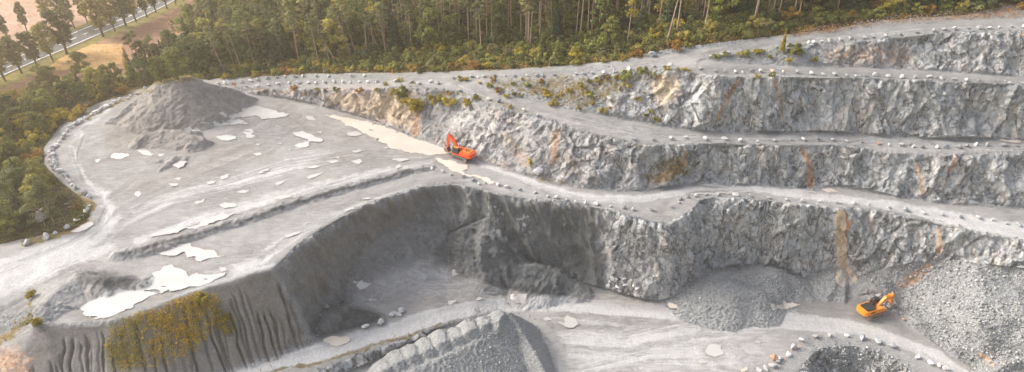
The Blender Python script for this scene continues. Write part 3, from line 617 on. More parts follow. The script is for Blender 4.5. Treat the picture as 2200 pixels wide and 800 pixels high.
    n5 = N.noise(N.mapping(co, (1, 1, .5), (0, math.radians(10), 0)), 1.3, 6, .74)
    cn1 = N.noise(N.mapping(co, (1, 1, .38), (0, math.radians(9), 0)), .26, 6, .6, .4); cn2 = N.noise(N.mapping(co, (1, 1, .6), (0, math.radians(-12), 0)), .6, 5, .62, .6)
    crk = N.math('ABSOLUTE', N.math('SUBTRACT', cn1, .5)); crk2 = N.math('ABSOLUTE', N.math('SUBTRACT', cn2, .5))
    tone = N.math('ADD', N.math('MULTIPLY', cell.outputs[0], .42), N.math('MULTIPLY', cell2.outputs[0], .26))
    tone = N.math('ADD', tone, N.math('MULTIPLY', n3, .5)); 
    r = N.mix(N.ramp(tone, .28, .92), (.38, .405, .425), (.65, .665, .675))
    big = N.noise(co, .075, 4, .6, 1.2)
    r = N.mix(N.math('MULTIPLY', N.ramp(big, .42, .60), .5), r, (.68, .66, .64))
    r = N.mix(N.math('MULTIPLY', N.ramp(N.noise(co, .11, 4, .6, 1.5), .50, .64), .5), r, (.66, .59, .52))
    wf = N.ramp(N.math('ADD', Wm, N.math('MULTIPLY', N.math('SUBTRACT', n2, .5), 1.6)), .25, .7)
    r = N.mix(N.math('MULTIPLY', wf, .8), r, N.mix(N.ramp(n3, .3, .65), (.62, .60, .585), (.84, .82, .80)))
    of = N.ramp(N.math('ADD', Om, N.math('MULTIPLY', N.math('SUBTRACT', N.noise(co, .9, 4, .7), .5), 1.3)), .22, .8)
    oc = N.mix(N.ramp(N.noise(N.mapping(co, (1, 1, .35)), .9, 4, .7), .35, .62), (.30, .13, .065), (.62, .44, .31))
    oc = N.mix(N.math('MULTIPLY', N.ramp(N.math('ADD', Wm, N.math('MULTIPLY', N.math('SUBTRACT', n2, .5), .8)), .15, .5), 1.0), oc, N.mix(n3, (.80, .56, .34), (.92, .76, .55)))
    r = N.mix(N.math('MULTIPLY', of, .9), r, oc); nof = N.math('SUBTRACT', .72, N.math('MULTIPLY', of, .6))
    r = N.mix(N.math('MULTIPLY', Bm, .4), r, (.30, .255, .225))
    r = N.mix(N.math('MULTIPLY', N.math('MULTIPLY', N.ramp(crk, .006, .034, 1, 0), N.ramp(big, .36, .50)), nof), r, (.06, .063, .067))
    r = N.mix(N.math('MULTIPLY', N.math('MULTIPLY', N.ramp(crk2, .006, .03, 1, 0), N.ramp(n1, .64, .44)), N.math('MULTIPLY', nof, .7)), r, (.09, .096, .10))
    r = N.mix(N.math('MULTIPLY', N.ramp(n5, .44, .35), N.math('MULTIPLY', nof, .65)), r, (.19, .205, .215))
    r = N.mix(N.math('MULTIPLY', N.ramp(n2, .56, .72), .3), r, (.22, .24, .25))
    r = N.mix(N.math('MULTIPLY', N.ramp(n5, .56, .66), .55), r, (.76, .765, .77))
    g = N.mix(N.math('MULTIPLY', of, .95), g, oc)
    g = N.mix(N.math('MULTIPLY', N.ramp(N.math('ADD', Wm, N.math('MULTIPLY', N.math('SUBTRACT', N.noise(N.mapping(co, (1, 1, .5)), .7, 6, .75), .5), 3.6)), .72, .84), .8), g, (.60, .59, .57))
    g = N.mix(N.math('MULTIPLY', N.math('SUBTRACT', 1.0, Rm), wf), g, (.66, .65, .63)) if False else g
    c = N.mix(Rm, g, r)
    vf = N.ramp(N.math('ADD', Vm, N.math('MULTIPLY', N.math('SUBTRACT', N.noise(co, .55, 5, .7), .5), 1.5)), .35, .8)
    vcx = N.mix(N.ramp(n3, .35, .65), (.115, .095, .028), (.30, .20, .062))
    vcx = N.mix(N.math('MULTIPLY', N.ramp(n1, .4, .6), .7), vcx, N.mix(n3, (.05, .062, .018), (.16, .15, .05)))
    c = N.mix(N.math('MULTIPLY', vf, .9), c, vcx)
    N.link(c, b.inputs['Base Color'])
    hgt = N.math('ADD', N.math('MULTIPLY', n3, .35), N.math('MULTIPLY', N.math('MULTIPLY', st, .5), N.math('MAXIMUM', Gm, N.math('MULTIPLY', Rm, .6))))
    hgt = N.math('ADD', hgt, N.math('MULTIPLY', N.math('MULTIPLY', N.ramp(crk2, 0, .05), .5), Rm))
    hgt = N.math('ADD', hgt, N.math('MULTIPLY', N.math('MULTIPLY', cell2.outputs[1], .7), Rm))
    hgt = N.math('ADD', hgt, N.math('MULTIPLY', trk, .25))
    bp = N.add('ShaderNodeBump'); bp.inputs['Strength'].default_value = .8; bp.inputs['Distance'].default_value = .6
    N.link(hgt, bp.inputs['Height']); N.link(bp.outputs[0], b.inputs['Normal'])
    return mt
MQ = quarry_mat()
def field_mat(name, c1, c2, sc, rot):
    mt, n, b = newmat(name); N = NB(n); co = N.add('ShaderNodeTexCoord').outputs['Object']
    f = N.noise(N.mapping(co, (.04, .8, 1), (0, 0, rot)), sc, 4, .6, .3); f2 = N.noise(co, .06, 4, .6, .5); f3 = N.noise(co, 1.2, 4, .7)
    c = N.mix(N.ramp(N.math('ADD', N.math('MULTIPLY', f, .5), N.math('ADD', N.math('MULTIPLY', f2, .3), N.math('MULTIPLY', f3, .2))), .38, .62), c1, c2)
    N.link(c, b.inputs['Base Color']); return mt
HWA = math.radians(40)
MF1 = field_mat('ploughed_soil', (.28, .15, .10), (.42, .25, .17), 1.0, -HWA)
MF2 = field_mat('stubble', (.50, .29, .12), (.66, .43, .20), 1.0, -HWA)
MF3 = field_mat('mown_grass', (.12, .12, .035), (.32, .27, .09), 1.4, -HWA)
MF4 = field_mat('pale_ploughed_soil', (.40, .26, .19), (.54, .37, .28), 1.0, -HWA)

# ------------------------------------------------------------------ split the terrain into its objects
idx = np.arange(NU*NR).reshape(NU, NR)
quads = np.stack([idx[:-1, :-1], idx[1:, :-1], idx[1:, 1:], idx[:-1, 1:]], -1).reshape(-1, 4)
def fc(A): return ((A[:-1, :-1]+A[1:, :-1]+A[1:, 1:]+A[:-1, 1:])/4).reshape(-1)
fpx, fpy = fc(PXv), fc(PYv)
REG = np.zeros(len(quads), int)
def wpoly(px, py, pts): return inpoly(px, py, pts)
ROADS = {
 'upper': [(430,182),(480,177),(555,169),(651,162),(755,160),(880,161),(981,157),(1082,155),(1150,152),(1217,148),(1320,139),(1387,127),(1455,115),(1522,103),(1624,91),(1760,77),(1895,61),(2030,51),(2200,49),(2600,49),(2600,66),(2200,66),(2030,68),(1976,76),(1912,80),(1827,86),(1725,94),(1624,108),(1502,126),(1556,138),(1624,141),(1760,144),(1962,150),(2097,160),(2200,166),(2600,180),(2600,188),(2200,181),(2097,176),(2013,172),(1895,167),(1760,165),(1624,164),(1522,159),(1489,153),(1438,148),(1371,148),(1320,155),(1167,164),(1062,167),(975,167),(930,182),(848,180),(730,184),(600,186),(480,188)],
 'middle': [(930,180),(975,171),(1015,189),(1082,204),(1150,219),(1217,236),(1320,253),(1404,267),(1505,281),(1624,284),(1760,281),(1895,292),(1996,298),(2200,298),(2600,300),(2600,318),(2200,322),(2000,328),(1912,326),(1844,313),(1725,310),(1556,307),(1387,308),(1320,292),(1251,276),(1184,253),(1133,239),(1082,229),(1015,202),(981,190)],
 'lower': [(1000,345),(1042,350),(1116,376),(1184,395),(1251,406),(1320,413),(1421,405),(1509,394),(1624,398),(1742,406),(1861,409),(1929,425),(2064,441),(2600,465),(2600,555),(2200,512),(2013,479),(1912,455),(1861,447),(1760,442),(1624,426),(1545,422),(1490,440),(1435,470),(1320,452),(1217,432),(1066,412),(990,385)],
 'ramp': [(480,800),(560,776),(671,739),(760,712),(880,680),(1000,650),(1150,638),(1300,650),(1450,660),(1640,672),(1760,682),(1880,700),(1960,728),(2060,785),(2150,850),(2000,850),(1950,765),(1900,740),(1840,722),(1775,720),(1700,716),(1500,702),(1250,678),(1120,664),(1010,684),(880,722),(730,783),(640,815),(520,850)]}
REG[fc(rock) > .35] = 1
for k in ROADS: REG[(REG == 0) & wpoly(fpx, fpy, ROADS[k]) & (fc(slope) < .6)] = 2
REG[wpoly(fpx, fpy, FORP) & (fc(slope) < .9)] = 3
hm = {}
for j, nme in enumerate(['sand_heap', 'low_heap', 'earth_berm', 'spoil_heap', 'dark_heap', 'slumped_fines', 'black_heap', 'gravel_heap', 'sand_fan', 'stockpile', 'dumped_loads']):
    REG[fc(hsamp(nme)) > .5] = 10+j; hm[nme] = 10+j
REG[(fc(muck) > .5) & (REG != 2) & (REG != 1)] = 30
FY = fc(YR); fX = fc(XR)
fpoly = wpoly(fpx, fpy, [(-400,-200),(480,-200),(440,20),(400,95),(330,140),(250,160),(140,165),(60,200),(-100,262),(-400,360)])
REG[fpoly] = 4
nearl = [(-340,330),(-100,212),(0,168),(71,136),(142,107),(216,75),(304,40),(368,8),(420,-25),(600,-130)]
farl = [(-340,300),(-100,190),(0,138),(71,107),(142,76),(216,46),(287,20),(344,-5),(560,-120)]
nl2 = [(a, b+26*(1 if a < 200 else .55)) for a, b in nearl]; fl2 = [(a, b-9) for a, b in farl]
REG[fpoly & wpoly(fpx, fpy, nl2+fl2[::-1])] = 6
REG[fpoly & wpoly(fpx, fpy, [(175,105),(200,95),(262,94),(262,135),(215,155),(150,150),(90,155),(130,125)])] = 5
REG[fpoly & wpoly(fpx, fpy, fl2+[(560,-200),(-400,-200)])] = 7
Vall = np.stack([XT, YT, ZT], -1).reshape(-1, 3)
Gz = np.clip(talus*.8 + loose*.75 + muck + hole*.9 + shelf*.6 + smoothf*.22, 0, 1)
za = np.stack([m['L']*(1-forest), m['K'], m['O'], m['B']], -1).reshape(-1, 4)
zb = np.stack([m['V'], m['W'], rock, Gz], -1).reshape(-1, 4)
def np_mesh(name, V, Q, mats, smooth=True, attrs=None):
    used, inv = np.unique(Q, return_inverse=True); inv = inv.reshape(Q.shape)
    me = bpy.data.meshes.new(name); me.vertices.add(len(used)); me.vertices.foreach_set('co', V[used].astype(np.float32).ravel())
    kq = Q.shape[1]
    me.loops.add(inv.size); me.loops.foreach_set('vertex_index', inv.ravel().astype(np.int32))
    me.polygons.add(len(Q)); me.polygons.foreach_set('loop_start', (np.arange(len(Q))*kq).astype(np.int32))
    me.update(calc_edges=True)
    if smooth: me.polygons.foreach_set('use_smooth', np.ones(len(Q), bool))
    for nme, arr in (attrs or {}).items():
        at = me.attributes.new(nme, 'FLOAT_COLOR', 'POINT'); at.data.foreach_set('color', arr[used].astype(np.float32).ravel())
    me.materials.append(mats)
    o = bpy.data.objects.new(name, me); COL.objects.link(o); return o
AT = {'zones_a': za, 'zones_b': zb}
def piece(ids, name, mat=None, label=None, cat=None, kind=None, smooth=True, group=None):
    mk = np.isin(REG, ids)
    if mk.sum() < 4: print('EMPTY', name); return None
    o = np_mesh(name, Vall, quads[mk], mat or MQ, smooth, AT)
    return tag(o, label, cat, group, kind)
piece([0], 'quarry_ground', kind='structure')
piece([1], 'rock_face', kind='structure', smooth=False)
piece([2], 'haul_road', kind='structure')
MFF = field_mat('forest_litter', (.030, .026, .012), (.085, .062, .030), 1.0, .3)
piece([3], 'forest_floor', MFF, kind='structure')
piece([4], 'ploughed_field', MF1, kind='structure')
piece([7], 'far_field', MF4, kind='structure')
piece([5], 'stubble_field', MF2, kind='structure')
piece([6], 'grass_verge', MF3, kind='structure')
piece([hm['sand_heap']], 'sand_heap', label='tall grey brown sand heap with a flat top at the back of the plateau', cat='sand heap')
piece([hm['low_heap']], 'spoil_heap', label='low rough brown spoil heap at the front foot of the tall flat topped sand heap', cat='spoil heap')
piece([hm['earth_berm']], 'earth_berm', label='long narrow dark grey berm of earth running across the plateau between puddles', cat='berm')
piece([hm['spoil_heap']], 'spoil_heap', label='small dark crested spoil heap beside the largest white puddle', cat='spoil heap')
piece([hm['dark_heap']], 'gravel_heap', label='rounded dark grey heap standing free on the pit floor', cat='gravel heap')
piece([hm['slumped_fines']], 'slumped_fines', label='dark slumped heap leaning against the back wall of the deep pit', cat='fines heap')
piece([hm['black_heap']], 'gravel_heap', label='blackish low heap at the left corner of the pit beside five boulders', cat='gravel heap')
piece([hm['gravel_heap']], 'gravel_heap', label='wide pale heap of coarse gravel tipped under the cliff', cat='gravel heap')
piece([hm['sand_fan']], 'sand_fan', label='small tan fan of sand below the orange seam in the cliff', cat='sand fan')
piece([hm['stockpile'], hm['dumped_loads']], 'stockpile', label='large grey stockpile with a sharp ridge and a row of rounded dumped loads', cat='stockpile')
piece([30], 'rock_pile', label='huge sloping pile of broken grey rock right of the yellow-orange excavator', cat='rock pile')
# outer ground, joined to the rim of the detailed terrain and reaching the horizon
ring = [idx[i, 0] for i in range(0, NU, 20)] + [idx[NU-1, 0]] + [idx[NU-1, j] for j in range(20, NR, 20)] + [idx[NU-1, NR-1]] + [idx[i, NR-1] for i in range(NU-20, 0, -20)] + [idx[0, NR-1]] + [idx[0, j] for j in range(NR-20, 0, -20)]
inner = [tuple(Vall[i]-np.array([0, 0, .6])) for i in ring]
cx_, cy_ = 0, 230
vv = list(inner); k = len(inner)
for sc_, zf in ((1.5, .5), (4, 0), (22, 0)):
    for x, y, z in inner: vv.append((cx_+(x-cx_)*sc_, cy_+(y-cy_)*sc_, z*zf+25*(1-zf)))
ff = []
for r_ in range(3):
    for i in range(k):
        j = (i+1) % k; ff.append((r_*k+i, r_*k+j, (r_+1)*k+j, (r_+1)*k+i))
tag(mesh_obj('ground', vv, ff, MF3), kind='structure')
# ------------------------------------------------------------------ milky rain puddles (flat sheets of water), sky reflection painted into the white ones
def puddle_mat(name, col, rough):
    mt, n, b = newmat(name); N = NB(n); co = N.add('ShaderNodeTexCoord').outputs['Object']
    c = N.mix(N.ramp(N.noise(co, .12, 4, .6, .6), .35, .65), tuple(v*.9 for v in col), col)
    N.link(c, b.inputs['Base Color']); b.inputs['Roughness'].default_value = rough; b.inputs['Specular IOR Level'].default_value = .6
    return mt
MPW = puddle_mat('milky_sky_white_water', (.56, .545, .52), .10)  # milky tone, with the bright sky reflection painted into the base colour
MPC = puddle_mat('cream_muddy_water', (.66, .595, .52), .16)
def build_puddle(pts, cream):
    w = np.array([P(px, py, ground_guess(px, py)) for px, py in pts]); zc = float(np.median(w[:, 2])); sl_ = float(w[:, 2].max()-w[:, 2].min())
    if sl_ < 1.2: w = np.array([P(px, py, zc) for px, py in pts])
    st = .26; x_ = np.arange(w[:, 0].min()-2, w[:, 0].max()+2, st); y_ = np.arange(w[:, 1].min()-2, w[:, 1].max()+2, st)
    gx_, gy_ = np.meshgrid(x_, y_); size = min(1.0, .25+(w[:, 0].max()-w[:, 0].min())*.04)
    qx = gx_+fbm(gx_, gy_, 0, 3.6, 3)*2.4*size; qy = gy_+fbm(gx_+50, gy_, 3, 3.6, 3)*2.4*size
    ins = inpoly(qx, qy, [tuple(a[:2]) for a in w]); ins &= (fbm(gx_*.5, gy_*1.4, 9, 2.8, 3) < (.34 if not cream else 9))
    ii, jj = np.nonzero(ins)
    if len(ii) < 3: return
    def zt(X, Y): return np.full(X.shape, zc+.13) if sl_ < 1.2 else samp(Hf, X, Y)+.15
    n = len(ii); vx = np.stack([x_[jj], x_[jj]+st, x_[jj]+st, x_[jj]], 1); vy = np.stack([y_[ii], y_[ii], y_[ii]+st, y_[ii]+st], 1)
    key = np.round(vx.ravel()/st*4).astype(np.int64)*1000003+np.round(vy.ravel()/st*4).astype(np.int64)
    u_, fi, inv = np.unique(key, return_index=True, return_inverse=True); VX, VY = vx.ravel()[fi], vy.ravel()[fi]
    tag(np_mesh('puddle', np.stack([VX, VY, zt(VX, VY)], 1), inv.reshape(-1, 4), MPC if cream else MPW, True), kind='structure')
def mesh_obj_from(me, name, parent=None):
    o = bpy.data.objects.new(name, me); COL.objects.link(o); o.parent = parent; return o
def ground_guess(px, py, z0=13.0):      # where the view ray meets the ground
    v = (py-400)/F; u = (px-1100)/F; k = SP+v*CP; lo, hi = 120.0, 620.0
    D = np.arange(130, 620, .5); X = u*D; Y = D*(CP-v*SP); Z = CZ-D*k
    g = samp(Hf, X, Y); b = np.nonzero(Z <= g)[0]
    return float(g[b[0]]) if len(b) else 0.0
for p_, cr_ in PUD: build_puddle(p_, cr_)

# ------------------------------------------------------------------ highway with verge, markings
def strip(name, near, far, z0, z1, mat, parent=None, kind=None):
    a = [P(x, y, 21) for x, y in near]; b = [P(x, y, 21) for x, y in far]; vs = []; fs = []
    for p, q in zip(a, b): vs += [(p[0], p[1], 21+z1), (q[0], q[1], 21+z1), (p[0], p[1], 21+z0), (q[0], q[1], 21+z0)]
    for i in range(len(a)-1):
        o_ = i*4; fs += [(o_, o_+4, o_+5, o_+1), (o_+2, o_+6, o_+4, o_), (o_+1, o_+5, o_+7, o_+3)]
    o = mesh_obj(name, vs, fs, mat, parent)
    return tag(o, kind=kind) if kind else o
def rs(l, n=40):
    l = [np.array(P(x, y, 21)[:2]) for x, y in l]; cum = np.cumsum([0]+[np.linalg.norm(l[i+1]-l[i]) for i in range(len(l)-1)])
    t = np.linspace(0, cum[-1], n); A = np.array(l); x = np.interp(t, cum, A[:, 0]); y = np.interp(t, cum, A[:, 1])
    k_ = np.array([1, 2, 3, 2, 1])/9; xs = np.convolve(np.pad(x, 2, mode='edge'), k_, 'valid'); ys = np.convolve(np.pad(y, 2, mode='edge'), k_, 'valid')
    return np.stack([xs, ys], 1)
NRo, FRo = rs(nearl, 60), rs(farl, 60)
asph, n_, b_ = newmat('asphalt'); NN = NB(n_); co_ = NN.add('ShaderNodeTexCoord').outputs['Object']
NN.link(NN.mix(NN.noise(co_, .5, 4, .6), (.11, .115, .125), (.18, .185, .195)), b_.inputs['Base Color'])
wp, n_, b_ = newmat('white_road_paint'); b_.inputs['Base Color'].default_value = (.8, .8, .78, 1)
def lane(t0, t1, z, name, mat, parent=None, i0=0, i1=60):
    vs = []; fs = []
    for i in range(i0, i1):
        p = FRo[i]*(1-t0)+NRo[i]*t0; q = FRo[i]*(1-t1)+NRo[i]*t1
        vs += [(*p, z), (*q, z)]
    for i in range(len(vs)//2-1): fs.append((2*i, 2*i+1, 2*i+3, 2*i+2))
    return mesh_obj(name, vs, fs, mat, parent)
hw = lane(0, 1, 21.22, 'highway', asph); tag(hw, kind='structure')
lane(-.03, 0, 21.15, 'road_shoulder', asph, hw)
lane(.07, .115, 21.24, 'edge_line', wp, hw); lane(.90, .945, 21.24, 'edge_line', wp, hw)
# dashed centre line (one mesh)
NR2, FR2 = rs(nearl, 400), rs(farl, 400); vs = []; fs = []
for i in range(0, 396, 9):
    j = i+4
    for kk in (.47, .52): pass
    p = [FR2[i]*.53+NR2[i]*.47, FR2[i]*.48+NR2[i]*.52, FR2[j]*.48+NR2[j]*.52, FR2[j]*.53+NR2[j]*.47]
    k_ = len(vs); vs += [(*q, 21.24) for q in p]; fs.append((k_, k_+1, k_+2, k_+3))
mesh_obj('centre_line', vs, fs, wp, hw)

# ------------------------------------------------------------------ boulders
def rock_mesh(seed, pal=0, flat_=.7, npt=15):
    r = random.Random(seed); bm = bmesh.new()
    for i in range(npt):
        v = Vector((r.gauss(0, 1), r.gauss(0, 1), r.gauss(0, 1))).normalized()*r.uniform(.85, 1.08)
        bm.verts.new((v.x*r.uniform(.9, 1.1), v.y*.78, v.z*flat_))
    h = bmesh.ops.convex_hull(bm, input=bm.verts)
    bmesh.ops.delete(bm, geom=[g for g in h['geom_interior'] if isinstance(g, bmesh.types.BMVert)], context='VERTS')
    bmesh.ops.bevel(bm, geom=list(bm.edges), offset=.07, segments=1, affect='EDGES', clamp_overlap=True)
    bmesh.ops.recalc_face_normals(bm, faces=bm.faces)
    me = bpy.data.meshes.new('boulder'); bm.to_mesh(me); bm.free(); return me
def stone_mat(name, c1, c2, c3=None):
    mt, n, b = newmat(name); N = NB(n); co = N.add('ShaderNodeTexCoord').outputs['Object']
    oi = N.add('ShaderNodeObjectInfo').outputs['Random']
    f = N.noise(co, 1.4, 5, .7); c = N.mix(N.ramp(f, .35, .65), c1, c2)
    c = N.mix(N.math('MULTIPLY', N.ramp(N.noise(co, 3.5, 3, .6), .5, .7), .5), c, c3 or (.2, .2, .2))
    hv = N.add('ShaderNodeHueSaturation'); N.link(N.math('ADD', N.math('MULTIPLY', oi, .5), .78), hv.inputs['Value']); N.link(c, hv.inputs['Color'])
    N.link(hv.outputs[0], b.inputs['Base Color'])
    bp = N.add('ShaderNodeBump'); bp.inputs['Strength'].default_value = .6; bp.inputs['Distance'].default_value = .15; N.link(f, bp.inputs['Height']); N.link(bp.outputs[0], b.inputs['Normal'])
    return mt
MS = {'pale grey': stone_mat('pale_limestone', (.42, .42, .42), (.66, .66, .65)), 'white': stone_mat('white_limestone', (.62, .62, .60), (.85, .84, .82), (.4, .4, .4)),
      'dark grey': stone_mat('dark_basalt', (.16, .17, .18), (.34, .35, .36)), 'blue grey': stone_mat('blue_grey_stone', (.26, .29, .31), (.48, .51, .53)),
      'reddish': stone_mat('reddish_stone', (.42, .22, .14), (.62, .42, .32)), 'tan': stone_mat('tan_stone', (.50, .40, .30), (.68, .58, .46))}
PROT = {}
for k_ in MS:
    for s_ in range(5):
        me = rock_mesh(s_*11+len(k_), flat_=.62+.07*(s_ % 3)); me.materials.append(MS[k_]); PROT[k_, s_] = me
def ordn(i):
    w = ['first', 'second', 'third', 'fourth', 'fifth', 'sixth', 'seventh', 'eighth', 'ninth', 'tenth', 'eleventh', 'twelfth']
    return w[i-1] if i <= 12 else '%d%s' % (i, 'th' if 10 <= i % 100 <= 20 else {1: 'st', 2: 'nd', 3: 'rd'}.get(i % 10, 'th'))
rb = random.Random(21)
def boulder(px, py, size, col, label, group=None, name='boulder', z=None, lift=0):
    zz_ = ground_guess(px, py+2) if z is None else z
    w = P(px, py+2, zz_)
    s_ = rb.randrange(5); o = mesh_obj_from(PROT[col, s_], name)
    o.location = (w[0], w[1], zz_+size*.28+lift); o.scale = (size/2*rb.uniform(.9, 1.15), size/2*rb.uniform(.85, 1.1), size/2*rb.uniform(.85, 1.1))
    o.rotation_euler = (rb.uniform(-.25, .25), rb.uniform(-.25, .25), rb.uniform(0, 6.28))
    tag(o, label, 'boulder', group); return o
def brow(pts, where, group, sizes=(1.3, 2.0), along='from the left', cols=(('pale grey', 6), ('white', 2), ('blue grey', 3), ('dark grey', 1)), red=()):
    pool = [c for c, n in cols for _ in range(n)]
    for i, (x, y) in enumerate(pts):
        s_ = rb.uniform(*sizes); c = rb.choice(pool)
        if i in red: c = 'reddish'
        sz = 'large' if s_ > sizes[0]+(sizes[1]-sizes[0])*.7 else 'small' if s_ < sizes[0]+(sizes[1]-sizes[0])*.25 else 'medium'
        boulder(x, y, s_, c, '%s %s boulder, %s %s %s' % (sz, c, ordn(i+1), along, where), group)
A1 = q1(0,0,(925,562),(875,598),(833,608),(815,626),(768,637),(738,652),(702,670),(678,680),(650,693),(633,703),(615,716),(583,730),(545,752),(518,768),(497,780),(480,790))
A2 = q1(0,260,(452,40),(432,62),(410,90),(402,108),(380,132),(362,152),(345,165),(335,185),(345,212),(350,238),(345,258),(352,275),(358,292),(378,320),(403,345),(425,352),(437,372),(445,385),(460,408),(480,427),(542,460),(573,480),(568,545),(560,568),(553,585),(525,612),(498,635),(432,680),(355,718),(300,740),(290,750),(178,778))
brow(A1+A2, 'along the curved plateau rim', 'boulders along the curved rim of the plateau', (1.7, 2.6), 'from the top', (('pale grey', 5), ('white', 5), ('blue grey', 1)))
brow(q1(0,260,(327,178),(318,196),(330,230),(322,260),(334,285),(350,310)), 'in the outer row at the rim bend', 'boulders along the curved rim of the plateau', (1.5, 2.2), 'from the top')
B_ = q1(440,0,(85,532),(130,530),(170,526),(232,521),(292,515),(337,508),(400,497),(458,491),(508,488),(575,488),(625,484),(708,483),(790,484),(935,483),(1018,483))
brow(B_, 'on the woodland side of the road', 'boulders on the woodland side of the top road', (1.6, 2.4), cols=(('pale grey', 4), ('white', 3)))
C_ = q1(440,0,(265,549),(335,547),(403,541),(468,533),(535,527),(597,527),(657,527),(705,527),(763,523),(825,522),(880,521),(928,525),(985,522),(1038,521),(1095,517),(1215,516))+q1(880,0,(12,525),(60,532),(132,520),(178,530))
brow(C_, 'on the lip above the plateau', 'boulders on the quarry side of the road above the plateau', (1.5, 2.3), cols=(('pale grey', 5), ('white', 4), ('tan', 1)))
D_ = q1(880,0,(278,497),(337,492),(392,488),(435,490),(472,488),(537,483),(605,482),(667,484),(747,482),(812,482),(845,482),(918,476),(1062,470),(1110,470),(1165,466),(1235,461))+q1(1320,0,(5,455),(90,440),(195,428),(252,424),(352,412),(545,438),(640,452),(703,453),(770,457),(815,457),(875,454),(928,452),(1000,455),(1075,457),(1163,459),(1255,467))+q1(1760,0,(20,472),(97,475),(172,480),(233,482),(292,480),(355,479),(437,485),(523,489),(606,491),(702,488),(783,499),(855,503),(935,511),(1018,515),(1117,518),(1210,528),(1295,530))
brow(D_, 'along the second highest road', 'boulders along the second highest haul road', (1.2, 2.0), red=(28,))
E_ = q1(1320,0,(613,358),(680,350),(730,340),(845,328),(910,320),(1035,298))+q1(1320,0,(1233,272),(1250,290),(1265,268),(1280,282))+q1(1760,0,(15,262),(70,262),(132,252),(198,245),(287,241),(340,233),(420,226),(512,218),(620,206),(723,195),(795,187),(860,183),(947,178),(1018,179),(1080,178),(1145,172),(1223,169),(1300,170))
brow(E_, 'along the highest road', 'boulders along the highest haul road', (1.2, 2.2))
F_ = q1(880,0,(320,580),(413,603),(503,633),(570,645),(643,670),(725,700),(818,733))+q1(1320,260,(5,125),(125,118),(247,122),(360,108),(457,105),(577,112),(702,115),(800,122),(908,127),(1015,123),(1125,118),(1205,116),(1292,114))+q1(1760,260,(88,118),(175,128),(273,134),(377,144),(447,150),(520,152),(575,150),(598,162),(655,168),(748,166),(805,166),(887,164),(935,158),(995,151),(1068,152),(1170,154),(1255,157))
brow(F_, 'along the middle haul road', 'boulders along the middle haul road', (1.3, 2.2), red=(23,))
G_ = q1(880,260,(143,303),(210,320),(265,340),(342,352),(408,376),(443,398),(480,390),(562,405),(620,420),(702,438),(798,456),(877,480),(937,488),(1000,502),(1063,515),(1125,522),(1188,527),(1283,542))+q1(1320,260,(60,552),(120,562),(233,566),(358,547),(410,520),(420,497),(463,483),(518,476),(583,467),(662,470),(770,471),(867,476),(980,488),(1095,498),(1195,508),(1300,512))+q1(1760,260,(115,518),(220,524),(320,531),(447,550),(550,565),(658,583),(780,594),(898,610),(1012,615),(1103,630),(1190,652),(1265,660))
brow(G_, 'along the road above the pit', 'boulders along the road above the deep pit', (1.3, 2.2))
H_ = q1(1320,530,(920,790),(962,777),(1008,760),(1040,735),(1015,712),(1050,712),(1108,688),(1138,643),(1188,598),(1280,573))+q1(1760,530,(62,563),(177,568),(273,583),(370,603),(465,635),(623,705),(708,745),(763,757),(805,778))
brow(H_, 'around the lowest hole', 'boulders around the rim of the lowest hole', (1.7, 2.7), red=(4,))
I_ = q1(440,530,(1023,513),(1122,484),(1190,438),(1210,422),(1234,437),(1254,411))
for (x, y), l_, s_ in zip(I_, ['lone left boulder by the blackish heap in the pit', 'second boulder from the left beside the blackish heap in the pit', 'left boulder of the tight cluster in front of the pit', 'smallest boulder behind the cluster by the blackish heap', 'flat front boulder of the cluster by the blackish heap', 'largest boulder at the right end of the cluster by the blackish heap'], (2.6, 2.6, 2.3, 1.5, 2.2, 3.0)):
    boulder(x, y, s_, 'pale grey', 'pale '+l_, 'boulders by the blackish heap')
boulder(440+777/2.9636, 530+383/2.9636, 1.8, 'dark grey', 'black boulder on top of the blackish heap in the pit corner')
boulder(1760+538/2.9636, 530+461/2.9636, 1.3, 'reddish', 'small reddish boulder in front of the yellow-orange excavator bucket')
boulder(880+815/2.9636, 260+335/2.9636, 4.2, 'pale grey', 'big pale boulder at the foot of the weathered rock face by the plateau road')
boulder(1320+240/2.9636, 352/2.9636, 3.2, 'blue grey', 'tilted grey slab at the forest edge beside the road junction')
boulder(1760+1295/2.9636, 228/2.9636, 1.6, 'reddish', 'small reddish rock in the upper right rock face')
boulder(90, 470, 6.0, 'white', 'huge whitish block under the pine beside the bouldered curve', z=25)
pile = q1(1320,530,(10,215),(42,232),(65,250),(103,228),(110,248),(145,268),(180,262),(0,240),(25,262),(-15,205),(-30,225),(-10,265),(60,215),(85,262),(125,255),(-38,250))
for i, (x, y) in enumerate(pile):
    boulder(x, y, rb.uniform(1.3, 2.4), rb.choice(['pale grey', 'white', 'blue grey']), 'pale boulder in the heap of rocks at the foot of the spur cliff', 'heap of rocks at the foot of the spur cliff', lift=rb.uniform(0, .5))

